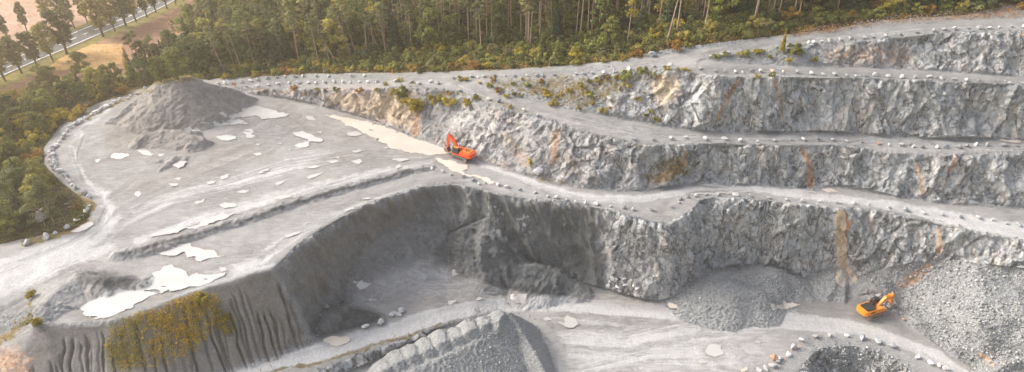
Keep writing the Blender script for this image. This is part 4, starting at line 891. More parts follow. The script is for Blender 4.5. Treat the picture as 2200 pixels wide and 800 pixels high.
# ------------------------------------------------------------------ loose rubble on the slopes and heaps (uncountable)
def rubble(name, cand, n, smin, smax, mat, seed, pw=2.2):
    r = np.random.default_rng(seed); ids = r.choice(np.nonzero(cand)[0], n)
    base = np.array([(1, 0, 0), (-1, 0, 0), (0, 1, 0), (0, -1, 0), (0, 0, 1), (0, 0, -1)], float)
    F8 = np.array([(0, 2, 4), (2, 1, 4), (1, 3, 4), (3, 0, 4), (2, 0, 5), (1, 2, 5), (3, 1, 5), (0, 3, 5)])
    c = Vall[ids] + r.normal(0, .25, (n, 3)); s = smin+(smax-smin)*r.random(n)**pw
    v = base[None]*s[:, None, None]*r.uniform(.55, 1.1, (n, 6, 1)) + r.normal(0, .12, (n, 6, 3))*s[:, None, None]
    a = r.uniform(0, 6.28, n); ca, sa = np.cos(a), np.sin(a)
    x = v[..., 0]*ca[:, None]-v[..., 1]*sa[:, None]; y = v[..., 0]*sa[:, None]+v[..., 1]*ca[:, None]
    v = np.stack([x+v[..., 2]*.3, y, v[..., 2]*.8], -1) + c[:, None, :]
    fcs = (F8[None]+(np.arange(n)*6)[:, None, None]).reshape(-1, 3)
    o = np_mesh(name, v.reshape(-1, 3), fcs, mat, False); return tag(o, kind='stuff')
def rub_mat():
    mt, n, b = newmat('rubble_stone'); N = NB(n); g = N.add('ShaderNodeNewGeometry').outputs['Random Per Island']
    r_ = N.add('ShaderNodeValToRGB'); r_.color_ramp.elements[0].color = (.25, .26, .27, 1); r_.color_ramp.elements[1].color = (.58, .585, .58, 1)
    e_ = r_.color_ramp.elements.new(.6); e_.color = (.36, .37, .38, 1); N.link(g, r_.inputs[0]); N.link(r_.outputs[0], b.inputs['Base Color']); return mt
MR = rub_mat()
inview = (PXv > -150) & (PXv < 2350) & (PYv > -50) & (PYv < 880)
rock_foot = (talus*(1-forest)*(1-m['V']*.5) > .3) & inview & (PXv > 950)
rubble('rubble', rock_foot.ravel(), 9000, .1, .45, MR, 1, 3)
rubble('rubble', ((muck > .5) & inview & (slope > .1)).ravel(), 9000, .12, .55, MR, 2, 3.5)
rubble('rubble', ((hole > .5) & inview & (slope > .2)).ravel(), 3500, .12, .6, MR, 4, 3)
rubble('rubble', ((hsamp('gravel_heap') > .4) & inview).ravel(), 6000, .08, .24, MR, 5, 2)
rubble('rubble', ((rock > .5) & inview).ravel(), 2000, .12, .4, MR, 6, 3)
toe_band = sstep(.0, 1, np.clip(blur2(steep, 8, 1)-.02, 0, 1))*(1-steep)*flat*(1-forest)*(1-farm)
rubble('rubble', ((toe_band > .08) & inview & (PXv > 650) & (YR < 235)).ravel(), 6000, .1, .4, MR, 8, 3)

bank_tr = inpoly(PXv, PYv, [(1680,82),(1800,70),(1900,50),(2040,42),(2240,38),(2240,-5),(2060,22),(1900,34),(1760,56)])
rubble('rubble', bank_tr.ravel(), 2500, .1, .4, MR, 9, 3)
# ------------------------------------------------------------------ trees and shrubs
def leaf_mat(name, c1, c2, c3):
    mt, n, b = newmat(name); N = NB(n)
    oi = N.add('ShaderNodeObjectInfo').outputs['Random']; g = N.add('ShaderNodeNewGeometry').outputs['Random Per Island']
    co = N.add('ShaderNodeTexCoord').outputs['Object']
    c = N.mix(N.ramp(N.math('ADD', N.math('MULTIPLY', g, .5), N.math('MULTIPLY', N.noise(co, .55, 3, .6), .7)), .35, .9), c1, c2)
    c = N.mix(N.math('MULTIPLY', N.ramp(N.math('FRACT', N.math('MULTIPLY', oi, 7.13)), .45, 1.0), .6), c, c3)
    hv = N.add('ShaderNodeHueSaturation'); N.link(N.math('ADD', N.math('MULTIPLY', oi, .8), .85), hv.inputs['Value']); N.link(c, hv.inputs['Color'])
    N.link(hv.outputs[0], b.inputs['Base Color']); b.inputs['Roughness'].default_value = .8
    tr = N.add('ShaderNodeBsdfTranslucent'); N.link(hv.outputs[0], tr.inputs[0]); mx = N.add('ShaderNodeMixShader'); mx.inputs[0].default_value = .25
    N.link(b.outputs[0], mx.inputs[1]); N.link(tr.outputs[0], mx.inputs[2]); N.link(mx.outputs[0], n.nodes['Material Output'].inputs['Surface']); return mt
ML = {'dark': leaf_mat('dark_foliage', (.062, .085, .028), (.15, .17, .055), (.21, .19, .06)),
      'mid': leaf_mat('mid_foliage', (.115, .135, .034), (.29, .285, .075), (.40, .30, .07)),
      'yellow': leaf_mat('yellowing_foliage', (.20, .17, .025), (.50, .38, .05), (.30, .26, .05)),
      'orange': leaf_mat('autumn_foliage', (.22, .11, .025), (.42, .24, .06), (.30, .20, .05)),
      'pine': leaf_mat('pine_needles', (.10, .115, .050), (.26, .25, .11), (.32, .26, .11)),
      'spruce': leaf_mat('spruce_needles', (.035, .058, .032), (.085, .115, .055), (.07, .10, .045)),
      'roadside': leaf_mat('roadside_foliage', (.13, .125, .03), (.30, .27, .07), (.36, .26, .07)),
      'dry': leaf_mat('dry_weeds', (.34, .24, .045), (.72, .48, .07), (.50, .38, .07))}
def bark_mat(name, c1, c2):
    mt, n, b = newmat(name); N = NB(n); co = N.add('ShaderNodeTexCoord').outputs['Object']
    N.link(N.mix(N.noise(N.mapping(co, (1, 1, .25)), 3, 4, .6), c1, c2), b.inputs['Base Color']); return mt
MBp = bark_mat('pine_bark', (.34, .23, .17), (.62, .46, .36)); MBd = bark_mat('dark_bark', (.07, .055, .045), (.16, .13, .11)); MBw = bark_mat('bleached_bark', (.45, .40, .38), (.66, .62, .60))
def tube_pts(pts, radii, k=6):
    vs = []; fs = []
    for i, (p, r_) in enumerate(zip(pts, radii)):
        d = (Vector(pts[min(i+1, len(pts)-1)])-Vector(pts[max(i-1, 0)])).normalized(); u = d.orthogonal().normalized(); w = d.cross(u)
        for j in range(k): a = 2*math.pi*j/k; vs.append(tuple(Vector(p)+(u*math.cos(a)+w*math.sin(a))*r_))
    for i in range(len(pts)-1):
        for j in range(k): fs.append((i*k+j, i*k+(j+1) % k, (i+1)*k+(j+1) % k, (i+1)*k+j))
    return vs, fs
def wood(name, limbs, mat):
    V, Fc = [], []
    for pts, rr in limbs:
        v, f = tube_pts(pts, rr); o = len(V); V += v; Fc += [tuple(a+o for a in q) for q in f]
    me = bpy.data.meshes.new(name); me.from_pydata(V, [], Fc); me.update(); me.materials.append(mat); me.polygons.foreach_set('use_smooth', [True]*len(me.polygons)); return me
def leaves(name, clumps, n_per, size, mat, seed, flat_=.0, hollow=.5):
    """clumps: (x,y,z,rx,ry,rz) ; every clump is filled with small tilted leaf sprays"""
    r = np.random.default_rng(seed); C_ = np.array(clumps); vol = (C_[:, 3]*C_[:, 4]*C_[:, 5])**(2/3); n = np.maximum(6, (n_per*len(C_)*vol/vol.sum()).astype(int))
    ci = np.repeat(np.arange(len(C_)), n); N_ = len(ci)
    d = r.normal(0, 1, (N_, 3)); d /= np.linalg.norm(d, axis=1)[:, None]; d[:, 2] = np.where(d[:, 2] < -.35, -d[:, 2]*.6, d[:, 2])
    rad = hollow+(1.06-hollow)*r.random(N_)**.6
    c = C_[ci, :3]+d*C_[ci, 3:6]*rad[:, None]
    nm = d+r.normal(0, .55, (N_, 3)); nm[:, 2] += .35+flat_; nm /= np.linalg.norm(nm, axis=1)[:, None]
    t = np.cross(nm, r.normal(0, 1, (N_, 3))); t /= np.linalg.norm(t, axis=1)[:, None]; bt = np.cross(nm, t)
    s = size*(.5+r.random(N_)*.9); s2 = s*(.45+.5*r.random(N_))
    q = np.stack([c-t*s[:, None], c-bt*s2[:, None], c+t*s[:, None], c+bt*s2[:, None]], 1).reshape(-1, 3)
    me = bpy.data.meshes.new(name); me.vertices.add(len(q)); me.vertices.foreach_set('co', q.astype(np.float32).ravel())
    me.loops.add(len(q)); me.loops.foreach_set('vertex_index', np.arange(len(q), dtype=np.int32)); me.polygons.add(N_); me.polygons.foreach_set('loop_start', np.arange(N_, dtype=np.int32)*4)
    me.update(calc_edges=True); me.materials.append(mat); return me
def make_pine(seed, mat, h=20, bare=.62, cr=2.6, bark=None, dens=1.0, lean=0):
    r = random.Random(seed); bx, by = r.uniform(-.5, .5), r.uniform(-.5, .5)
    pts = [(bx*math.sin(t*2.2)*t+lean*t*t, by*math.sin(t*2)*t, h*t) for t in [i/8 for i in range(9)]]
    limbs = [(pts, [h*.011*(1.25-t*1.0) for t in [i/8 for i in range(9)]])]; cl = []
    for i in range(int(15*dens)):
        t = bare+(1-bare)*(i/14)**.9*.95; a = r.uniform(0, 6.28); k = math.sin(min(1, (t-bare)/(1-bare)*.85+.22)*3.14)
        L_ = cr*(.35+.75*r.random())*(.35+.75*k); p = Vector((bx*math.sin(t*2.2)*t+lean*t*t, by*math.sin(t*2)*t, h*t)); e_ = p+Vector((math.cos(a)*L_, math.sin(a)*L_, r.uniform(.2, .9)))
        limbs.append(([tuple(p), tuple((p+e_)/2+Vector((0, 0, -.1))), tuple(e_)], [.09, .06, .03]))
        s_ = cr*r.uniform(.26, .46); cl.append((*e_, s_*1.15, s_*1.15, s_*.6))
    for i in range(4):   # dead stubs
        t = r.uniform(.25, bare); a = r.uniform(0, 6.28); p = Vector((bx*math.sin(t*2.2)*t+lean*t*t, by*math.sin(t*2)*t, h*t)); limbs.append(([tuple(p), tuple(p+Vector((math.cos(a)*.8, math.sin(a)*.8, .1)))], [.05, .02]))
    cl.append((*pts[-1], cr*.4, cr*.4, cr*.35))
    return wood('trunk', limbs, bark or MBp), leaves('crown', cl, 130, .24, mat, seed, .2, .15)
def make_broad(seed, mat, h=12, w=4.2, low=.14, size=.30, n=34, per=130):
    r = random.Random(seed); limbs = [([(0, 0, 0), (.1, 0, h*.25), (.2, .1, h*.5), (.1, .2, h*.8)], [h*.022, h*.018, h*.012, h*.004])]; cl = []
    for i in range(n):
        t = low+(1-low)*r.random()**.85; a = i*2.4+r.uniform(-.5, .5); prof = math.sin(min(1, .18+(t-low)/(1-low)*.80)*math.pi)**.6
        L_ = w*prof*r.uniform(.35, 1.0); e_ = (math.cos(a)*L_, math.sin(a)*L_, h*t); s_ = w*r.uniform(.2, .36)
        cl.append((*e_, s_*1.1, s_*1.1, s_*.8))
        if i % 3 == 0: limbs.append(([(0.1, 0, h*max(.15, t-.25)), (e_[0]*.6, e_[1]*.6, h*t-.6), e_], [.12, .08, .03]))
    return wood('trunk', limbs, MBd), leaves('crown', cl, per, size, mat, seed, 0, .1)
def make_spruce(seed, mat, h=11, w=2.3, size=.26, per=95):
    r = random.Random(seed); cl = []; limbs = [([(0, 0, 0), (0, 0, h)], [h*.014, .03])]
    for i in range(int(h*2.6)):
        t = (i+.5)/(h*2.6); zz_ = h*(.06+.94*t); R_ = w*(1-t)**.85+.12
        for k_ in range(max(2, int(5*(1-t)+2))):
            a = r.uniform(0, 6.28); L_ = R_*r.uniform(.55, 1.1); cl.append((math.cos(a)*L_*.62, math.sin(a)*L_*.62, zz_-L_*.22, L_*.42+.1, L_*.42+.1, .2+R_*.08))
    return wood('trunk', limbs, MBd), leaves('crown', cl, per*.42, size, mat, seed, .4, .1)
def make_poplar(seed, mat, h=19, w=3.3):
    r = random.Random(seed); limbs = [([(0, 0, 0), (.1, 0, h*.3), (.1, .2, h*.6), (.3, .1, h*.93)], [.36, .28, .17, .05])]; cl = []
    for i in range(38):
        t = .26+.72*(i/37); a = i*2.4+r.uniform(-.6, .6); prof = math.sin(min(1, .12+(t-.26)/.74*.8)*math.pi)**.7; L_ = w*prof*r.uniform(.4, 1.05)
        e_ = (math.cos(a)*L_, math.sin(a)*L_, h*t+L_*.35); s_ = w*r.uniform(.26, .5); cl.append((*e_, s_, s_, s_*1.2))
        limbs.append(([(.1, .1, h*max(.2, t-.16)), (e_[0]*.55, e_[1]*.55, h*t-.5), e_], [.13, .08, .03]))
    return wood('trunk', limbs, MBd), leaves('crown', cl, 95, .34, mat, seed, 0, .05)
def make_shrub(seed, mat, h=3, w=2, size=.2, n=12, per=90, stems=True):
    r = random.Random(seed); cl = []; limbs = []
    for i in range(n):
        a = r.uniform(0, 6.28); L_ = w*math.sqrt(r.random())*.75; zz_ = h*r.uniform(.15, .85)*(1-.35*L_/w); s_ = w*r.uniform(.22, .42)
        cl.append((math.cos(a)*L_, math.sin(a)*L_, zz_, s_, s_, s_*r.uniform(.7, 1.2))); limbs.append(([(0, 0, 0), (math.cos(a)*L_*.7, math.sin(a)*L_*.7, zz_)], [.05, .02]))
    return wood('stem', limbs, MBd), leaves('foliage', cl, per, size, mat, seed, 0, .3)
PR = {}
for k_, mt in (('pine', 'pine'), ('yellowpine', 'yellow')):
    PR[k_] = [make_pine(s_+3, ML[mt], 20, [.62, .55, .7, .66, .5][s_ % 5], [2.4, 2.8, 2.0, 2.2, 2.9][s_ % 5]) for s_ in range(6 if k_ == 'pine' else 2)]
PR['autumnpine'] = [make_pine(91, ML['orange'], 16, .3, 2.6)]
PR['wildpine'] = [make_pine(40+s_, ML['pine'], 12, .28, 3.8, dens=1.3) for s_ in range(3)]
for k_ in ('dark', 'mid', 'yellow', 'orange'): PR['broad_'+k_] = [make_broad(60+s_+len(k_), ML[k_], 12, [4.2, 3.6, 4.8][s_]) for s_ in range(3)]
PR['spruce'] = [make_spruce(70+s_, ML['spruce'], 12, [2.6, 2.2][s_]) for s_ in range(2)]
PR['youngspruce'] = [make_spruce(75+s_, ML['mid'], 8, 2.0) for s_ in range(2)]
PR['yellowspruce'] = [make_spruce(78+s_, ML['yellow'], 10, 2.0) for s_ in range(2)]
PR['poplar'] = [make_poplar(80+s_, ML['roadside'], 19, [3.3, 2.8, 3.9][s_]) for s_ in range(3)]
PR['poplard'] = [make_poplar(84+s_, ML['dark'], 18, [3.1, 2.7][s_]) for s_ in range(2)]
for k_ in ('dark', 'mid', 'yellow', 'orange', 'pine'): PR['shrub_'+k_] = [make_shrub(100+s_*3+len(k_), ML[k_], 3, 2.1) for s_ in range(3)]
PR['narrow'] = [make_shrub(130, ML['yellow'], 4, .9)]
rt = random.Random(5)
def plant(kind, px, py, scale, label, cat, group=None, name='tree', lean=None, z=None, world=None, wide=1.0):
    me = rt.choice(PR[kind])
    if world is None:
        zz_ = ground_guess(px, py) if z is None else z; w = P(px, py, zz_)
    else: w = world
    o = empty(name, w, rt.uniform(0, 6.28)); s_ = scale
    shr = me[0].name.startswith('stem')
    if lean is not None: o.rotation_euler = (0, lean, 0)
    o.scale = (s_*wide, s_*wide, s_)
    tag(o, label, cat, group)
    for mm, nm_ in zip(me, ('stem', 'foliage') if shr else ('trunk', 'crown')): mesh_obj_from(mm, nm_, o)
    return o
# --- leaning and upright pines one can follow along the forest edge (base px, crown top px)
PN = q1(440,0,(125,460),(190,430),(235,445),(248,380),(320,425),(350,400),(387,378),(730,410),(800,405),(842,405),(935,370),(960,345),(1080,322),(1115,335),(1155,345))
PT = q1(440,0,(75,190),(165,190),(200,200),(240,170),(300,170),(325,140),(365,150),(700,120),(750,130),(720,130),(870,75),(910,60),(1070,100),(1045,110),(1135,60))
PN2 = q1(880,0,(155,270),(218,262),(320,250),(375,262),(427,255),(455,310),(490,255),(525,262),(628,230),(650,248),(708,245),(740,270),(755,290),(768,290),(1062,215),(1087,225),(1135,215),(1160,210),(1208,195),(1250,170))
PN3 = q1(1320,0,(78,300),(280,165),(335,265),(398,195),(435,105),(500,130),(518,120),(575,190),(700,85),(755,95),(785,75),(885,150),(900,120),(975,80),(1005,90),(1045,95))
i_ = 0
for (b_, t_) in zip(PN, PT):
    w = P(*b_, ground_guess(*b_)); D_ = proj(*w)[2]; hh = (b_[1]-t_[1])/F*D_/.93; ln = math.atan2((t_[0]-b_[0])/F*D_, hh)+.0; i_ += 1
    plant('pine', *b_, max(hh, 12)/20, '%s pine with a thin bare trunk, %s from the left at the forest edge' % ('leaning' if abs(ln) > .12 else 'upright', ordn(i_)), 'pine tree', 'thin pines along the forest edge', 'pine_tree', lean=ln)
tops = {0: (120, 100)}
for b_ in PN2:
    i_ += 1; small = b_ == PN2[0]
    plant('pine', *b_, .72 if small else rt.uniform(.98, 1.15), '%s pine with a long bare trunk, %s from the left at the forest edge' % ('short leaning' if small else 'tall', ordn(i_)), 'pine tree', 'tall pines along the forest edge', 'pine_tree', lean=-.12 if small else rt.uniform(-.03, .05))
for k_, b_ in enumerate(PN3):
    i_ += 1; ye = k_ == 0
    plant('yellowpine' if ye else 'pine', *b_, .85 if ye else rt.uniform(.98, 1.15), '%s, %s from the left at the forest edge' % ('yellowing pine with foliage halfway down its trunk' if ye else 'tall pine with a reddish bare trunk', ordn(i_)), 'pine tree', 'tall pines along the forest edge', 'pine_tree', lean=.13 if k_ in (2,) else -.12 if k_ == 4 else rt.uniform(.0, .06))
# --- single trees that stand out
plant('yellowspruce', 285, 170, 1.45, 'bright yellow green conical tree left of the flat topped sand heap', 'tree', name='conifer_tree', wide=.9)
plant('youngspruce', 1165, 118, 1.15, 'pale green young spruce, left one of a pair above the road junction', 'spruce tree', name='spruce_tree')
plant('youngspruce', 1198, 136, 1.25, 'pale green young spruce, right one of a pair above the road junction', 'spruce tree', name='spruce_tree')
plant('autumnpine', 1716, 34, .95, 'rust orange tree standing out against the dark forest', 'tree', name='autumn_tree')
plant('broad_orange', 1455, 112, .36, 'small round orange green tree on a thin trunk beside the upper road', 'tree', name='small_tree')
plant('yellowspruce', 1680, 109, .75, 'narrow yellow conifer on the wedge between the two upper roads', 'conifer', name='conifer_tree', wide=.7)
plant('shrub_mid', 1707, 118, 1.5, 'dense green bush on the wedge between the two upper roads', 'bush', name='shrub')
plant('broad_mid', 1225, 60, 1.5, 'big round green broadleaf tree rising among the pine trunks', 'tree', name='broadleaf_tree')
plant('broad_mid', 1310, 100, .85, 'bright green broadleaf tree right of the two young spruces', 'tree', name='broadleaf_tree')
plant('broad_dark', 640, 90, 1.6, 'largest dark round tree in the left part of the forest', 'tree', name='broadleaf_tree')
for (x, y, s_, k_, l_) in [(882,238,2.3,'shrub_yellow','large yellow green bush on the lip above the tan rock face'),(848,205,1.1,'shrub_yellow','small yellow bush left of the large one on the rock lip'),(862,210,1.5,'shrub_mid','green bush just left of the large yellow bush on the lip'),
    (935,222,1.4,'shrub_mid','olive bush right of the large yellow bush on the lip'),(966,226,1.3,'shrub_yellow','bright yellow bush at the top of the white rock face'),(1003,226,1.0,'shrub_yellow','rightmost yellow bush above the white rock face'),
    (1139,358,1.0,'narrow','tall narrow yellow bush growing low on the rock face'),(1345,168,1.1,'shrub_mid','dark green bush on the slope lip below the road junction'),(1380,160,1.0,'shrub_mid','low olive bush on the lip above the pink rock')]:
    plant(k_, x, y, s_, l_, 'bush', name='shrub')
# --- trees by the highway
HT = q1(0,0,(35,517),(140,472),(240,430),(340,392),(428,345),(658,237),(735,205),(803,170),(870,142),(937,112),(995,84),(1065,56),(1122,32),(1170,10))
HC = [18.5,18,17,17,22,20,17,21,18,17,16,17,16,15]
for i, (b_, h_) in enumerate(zip(HT, HC)):
    plant(rt.choice(['poplar', 'poplar', 'poplard']), *b_, h_/19, 'leafy roadside tree, %s from the left on the near side of the highway' % ordn(i+1), 'roadside tree', 'roadside trees along the highway', 'roadside_tree', lean=-rt.uniform(.0, .16), z=21, wide=h_/19*rt.uniform(1.25, 1.5))
HT2 = q1(0,0,(560,155),(475,180),(-60,300),(-180,360),(60,262),(175,205),(330,160),(400,130))
for i, b_ in enumerate(HT2):
    plant(rt.choice(['poplar', 'poplard']), *b_, rt.uniform(.8, 1.05), 'roadside tree, %s listed on the far side of the highway' % ordn(i+1) if False else ['tree with a forked trunk, rightmost on the far side of the highway', 'small thin tree on the far highway verge', 'tree beyond the highway at the picture edge', 'tree beyond the highway at the picture edge', 'broad tree beyond the highway, at the far left', 'tree beyond the highway, second from the left', 'tree beyond the highway, third from the left', 'tall tree beyond the highway, fourth from the left'][i], 'roadside tree', 'roadside trees along the highway', 'roadside_tree', lean=-rt.uniform(.0, .1), z=21)
for q in [(-30,205),(-60,180),(-100,225),(-45,120),(-90,90)]: plant('poplar', *q, 1, 'roadside tree left of the picture edge', 'roadside tree', 'roadside trees along the highway', 'roadside_tree', z=21)
# --- the wood on the left, between the fields and the bouldered rim
LW = [(118,205,'broad_dark',1.05,'dark dense tree with a lobed crown at the corner of the field'),(100,190,'broad_dark',.9,'dark tree behind the lobed one at the field corner'),(178,165,'broad_dark',.95,'dark spindly tree against the orange stubble field'),(210,205,'broad_mid',1.0,'olive round tree right of the spindly dark tree'),(150,235,'broad_dark',.95,'dark round tree above the yellow bushes'),(195,178,'yellowspruce',.8,'yellow topped tree below the stubble field'),(235,190,'broad_mid',.8,'pale olive tree beside the conical yellow one'),
      (120,262,'shrub_yellow',2.2,'bright yellow green bush in front of the dark round trees'),(158,256,'shrub_yellow',1.7,'yellow bush close to the boulder line'),(180,245,'shrub_orange',1.5,'russet bush beside the yellow one near the boulders'),(262,205,'shrub_orange',1.6,'tan green bush left of the sand heap'),(80,305,'shrub_yellow',1.9,'golden bush left of the boulder bend'),(75,345,'shrub_orange',1.5,'rusty orange bush beside the boulder bend'),(60,290,'broad_yellow',.7,'golden crowned tree left of the boulder bend'),
      (118,482,'wildpine',1.05,'broad low pine with reddish trunks over the whitish block'),(98,488,'wildpine',.85,'second pine trunk close behind the broad low pine'),(175,470,'shrub_mid',1.0,'olive bush on the bouldered point beside the broad pine'),(168,448,'shrub_orange',.8,'small russet bush on the bouldered point')]
for (x, y, k_, s_, l_) in LW: plant(k_, x, y, s_, l_, 'bush' if 'shrub' in k_ else 'tree', name='shrub' if 'shrub' in k_ else 'pine_tree' if 'pine' in k_ else 'broadleaf_tree')
LWP = [(60,238),(130,214),(190,200),(230,186),(262,172),(300,174),(330,164),(400,165),(420,172),(320,180),(250,203),(185,232),(138,258),(100,292),(78,318),(80,355),(100,395),(108,425),(80,470),(60,500),(0,512),(-200,520),(-330,500),(-400,345),(-100,300),(0,264)]
placed = [P(x, y, 24)[:2] for x, y, *_ in LW]
def far_enough(w, d): return all((w[0]-q[0])**2+(w[1]-q[1])**2 > d*d for q in placed)
nL = 0; cand = []
for _ in range(6000):
    x, y = rt.uniform(-260, 425), rt.uniform(150, 515)
    if not inpoly(np.array([x]), np.array([y]), LWP)[0]: continue
    w = P(x, y, ground_guess(x, y))
    if not far_enough(w, 4.3): continue
    placed.append(w[:2]); cand.append((x, y, w))
cand.sort(key=lambda c: c[0]+c[1]*.01); nn_ = {}
for x, y, w in cand:
    k_ = rt.choices(['broad_dark', 'broad_mid', 'wildpine', 'spruce', 'broad_yellow', 'shrub_mid', 'shrub_yellow'], [22, 24, 13, 9, 12, 9, 11])[0]
    nm_ = {'b': 'broadleaf_tree', 'w': 'pine_tree', 's': 'spruce_tree'}[k_[0]] if 'shrub' not in k_ else 'shrub'
    lab = {'broad_dark': 'dark green broadleaf tree', 'broad_mid': 'olive green broadleaf tree', 'wildpine': 'grey green pine', 'spruce': 'dark spruce', 'broad_yellow': 'yellowing broadleaf tree', 'shrub_mid': 'olive bush', 'shrub_yellow': 'yellow green bush'}[k_]
    nn_[lab] = nn_.get(lab, 0)+1
    plant(k_, x, y, (rt.uniform(.7, 1.05) if 'shrub' not in k_ else rt.uniform(1.2, 1.9)), '%s, %s from the left in the wood by the fields' % (lab, ordn(nn_[lab])), lab.split()[-1], 'trees of the wood by the fields', nm_, world=w)
print('left wood', len(cand))
# bare pale tree
def bare_tree():
    r = random.Random(3); limbs = [([(0, 0, 0), (.3, 0, 3), (.2, .2, 7)], [.2, .14, .04])]
    for i in range(26):
        t = r.uniform(.25, 1); a = r.uniform(0, 6.28); L_ = r.uniform(1.2, 3.2)*(1.2-t*.5); p = Vector((.25, .1, 7*t)); q = p+Vector((math.cos(a)*L_, math.sin(a)*L_, L_*.9)); limbs.append(([tuple(p), tuple((p+q)/2+Vector((0, 0, -.2))), tuple(q)], [.07, .05, .02]))
    return wood('branches', limbs, MBw)
o = mesh_obj_from(bare_tree(), 'bare_tree'); w = P(38, 425, 24); o.location = (w[0], w[1], 24.0+3); tag(o, 'leafless tree with pale branches left of the broad low pine', 'bare tree')
# --- the forest
EW = np.array([P(*p)[:2] for p in [(400,176,25.5)]+edge3[1:]]); EW = EW[np.argsort(EW[:, 0])]
ex_, ey_ = EW[:, 0], EW[:, 1]
placedF = [P(*b_, ground_guess(*b_))[:2] for b_ in PN+PN2+PN3]
def free(L__, w, d):
    for q in L__:
        if abs(w[0]-q[0]) < d and abs(w[1]-q[1]) < d and (w[0]-q[0])**2+(w[1]-q[1])**2 < d*d: return False
    return True
band_px = [430, 700, 880, 1000, 1300, 1500, 1700, 1900, 2200]; band_w = [9, 13, 22, 26, 24, 17, 15, 13, 12]
CL = [(470,-400),(455,-10),(420,60),(395,110),(300,150),(300,175),(430,172)]
trees = []
for _ in range(26000):
    X_ = rt.uniform(-190, 250); ye = float(np.interp(X_, ex_, ey_)); back = rt.uniform(3, 135)
    Y_ = ye+back; z_ = ground_z(X_, Y_); px, py, D_ = proj(X_, Y_, z_)
    if px < 300 or px > 2330 or py < -12: continue
    if py < 95 and px < 408+(95-py)*.62: continue
    if py >= 95 and px < 425 and not (px > 268 and py < 176 and py > 180-(px-268)*.5): continue
    bw_ = float(np.interp(px, band_px, band_w))
    if back < bw_: continue
    deep = back-bw_
    if not free(placedF, (X_, Y_), 4.3 if deep < 22 else 5.4): continue
    placedF.append((X_, Y_)); trees.append((px, py, X_, Y_, z_, deep))
trees.sort(); print('forest trees', len(trees)); cnt = {}; npine = nbr = nsp = 0
for px, py, X_, Y_, z_, deep in trees:
    leftish = px < 950
    if leftish: ks, ws_ = ['pine', 'broad_dark', 'broad_mid', 'spruce', 'broad_yellow'], [34, 26, 18, 18, 3]
    elif px < 1750: ks, ws_ = ['pine', 'broad_dark', 'broad_mid', 'spruce'], [74 if deep > 3 else 50, 8, 6, 12]
    else: ks, ws_ = ['pine', 'broad_dark', 'spruce', 'broad_mid'], [25, 30, 40, 5]
    k_ = rt.choices(ks, ws_)[0]
    if k_ == 'pine': npine += 1
    hs_ = {'pine': rt.uniform(.9, 1.15), 'spruce': rt.uniform(1.0, 1.6)}.get(k_, rt.uniform(.9, 1.45))
    if leftish and k_ == 'pine': hs_ *= .9
    lab, cat_, nm_ = {'pine': ('tall straight pine', 'pine tree', 'pine_tree'), 'broad_dark': ('dark round broadleaf tree', 'tree', 'broadleaf_tree'), 'broad_mid': ('olive round broadleaf tree', 'tree', 'broadleaf_tree'), 'spruce': ('dark conical spruce', 'spruce tree', 'spruce_tree'), 'broad_yellow': ('yellowing broadleaf tree', 'tree', 'broadleaf_tree')}[k_]
    plant(k_, px, py, hs_, lab+(' deep in the forest behind the highest road' if deep > 12 else ' in the first rows of the forest behind the road'), cat_, lab+('s deep in the forest' if deep > 12 else 's in the first rows of the forest'), nm_, world=(X_, Y_, z_-.1), wide=rt.uniform(.85, 1.1))
# shrubs in front of the forest
sh = []; placedS = []
for _ in range(9000):
    X_ = rt.uniform(-170, 250); ye = float(np.interp(X_, ex_, ey_)); px0, py0, D_ = proj(X_, ye, ground_z(X_, ye))
    bw_ = float(np.interp(px0, band_px, band_w)); back = 2.2+rt.random()*(bw_+4)
    Y_ = ye+back; z_ = ground_z(X_, Y_); px, py, D_ = proj(X_, Y_, z_)
    if px < 425 or px > 2300 or py < -10: continue
    if 1700 < px < 2250 and back < 5+(px-1700)*.010: continue
    if not free(placedS, (X_, Y_), 3.4+back*.05): continue
    placedS.append((X_, Y_)); sh.append((px, py, X_, Y_, z_, back/bw_))
sh.sort(); print('shrubs', len(sh)); cs_ = {}
for px, py, X_, Y_, z_, bk in sh:
    right = px > 1500
    k_ = rt.choices(['shrub_mid', 'shrub_dark', 'shrub_yellow', 'shrub_orange', 'shrub_pine'], [38, 30 if bk > .4 or right else 10, 12 if bk < .5 else 4, 8 if bk < .35 or right else 2, 12])[0]
    c_ = {'mid': 'olive green', 'dark': 'dark green', 'yellow': 'yellow green', 'orange': 'rusty orange', 'pine': 'grey green'}[k_[6:]]; cs_[c_] = cs_.get(c_, 0)+1
    s_ = rt.uniform(.62, 1.0)+bk*.5
    plant(k_, px, py, s_, '%s bush, %s of that colour from the left along the forest edge' % (c_, ordn(cs_[c_])), 'bush', 'bushes along the forest edge', 'shrub', world=(X_, Y_, z_-.15), wide=rt.uniform(.9, 1.3))
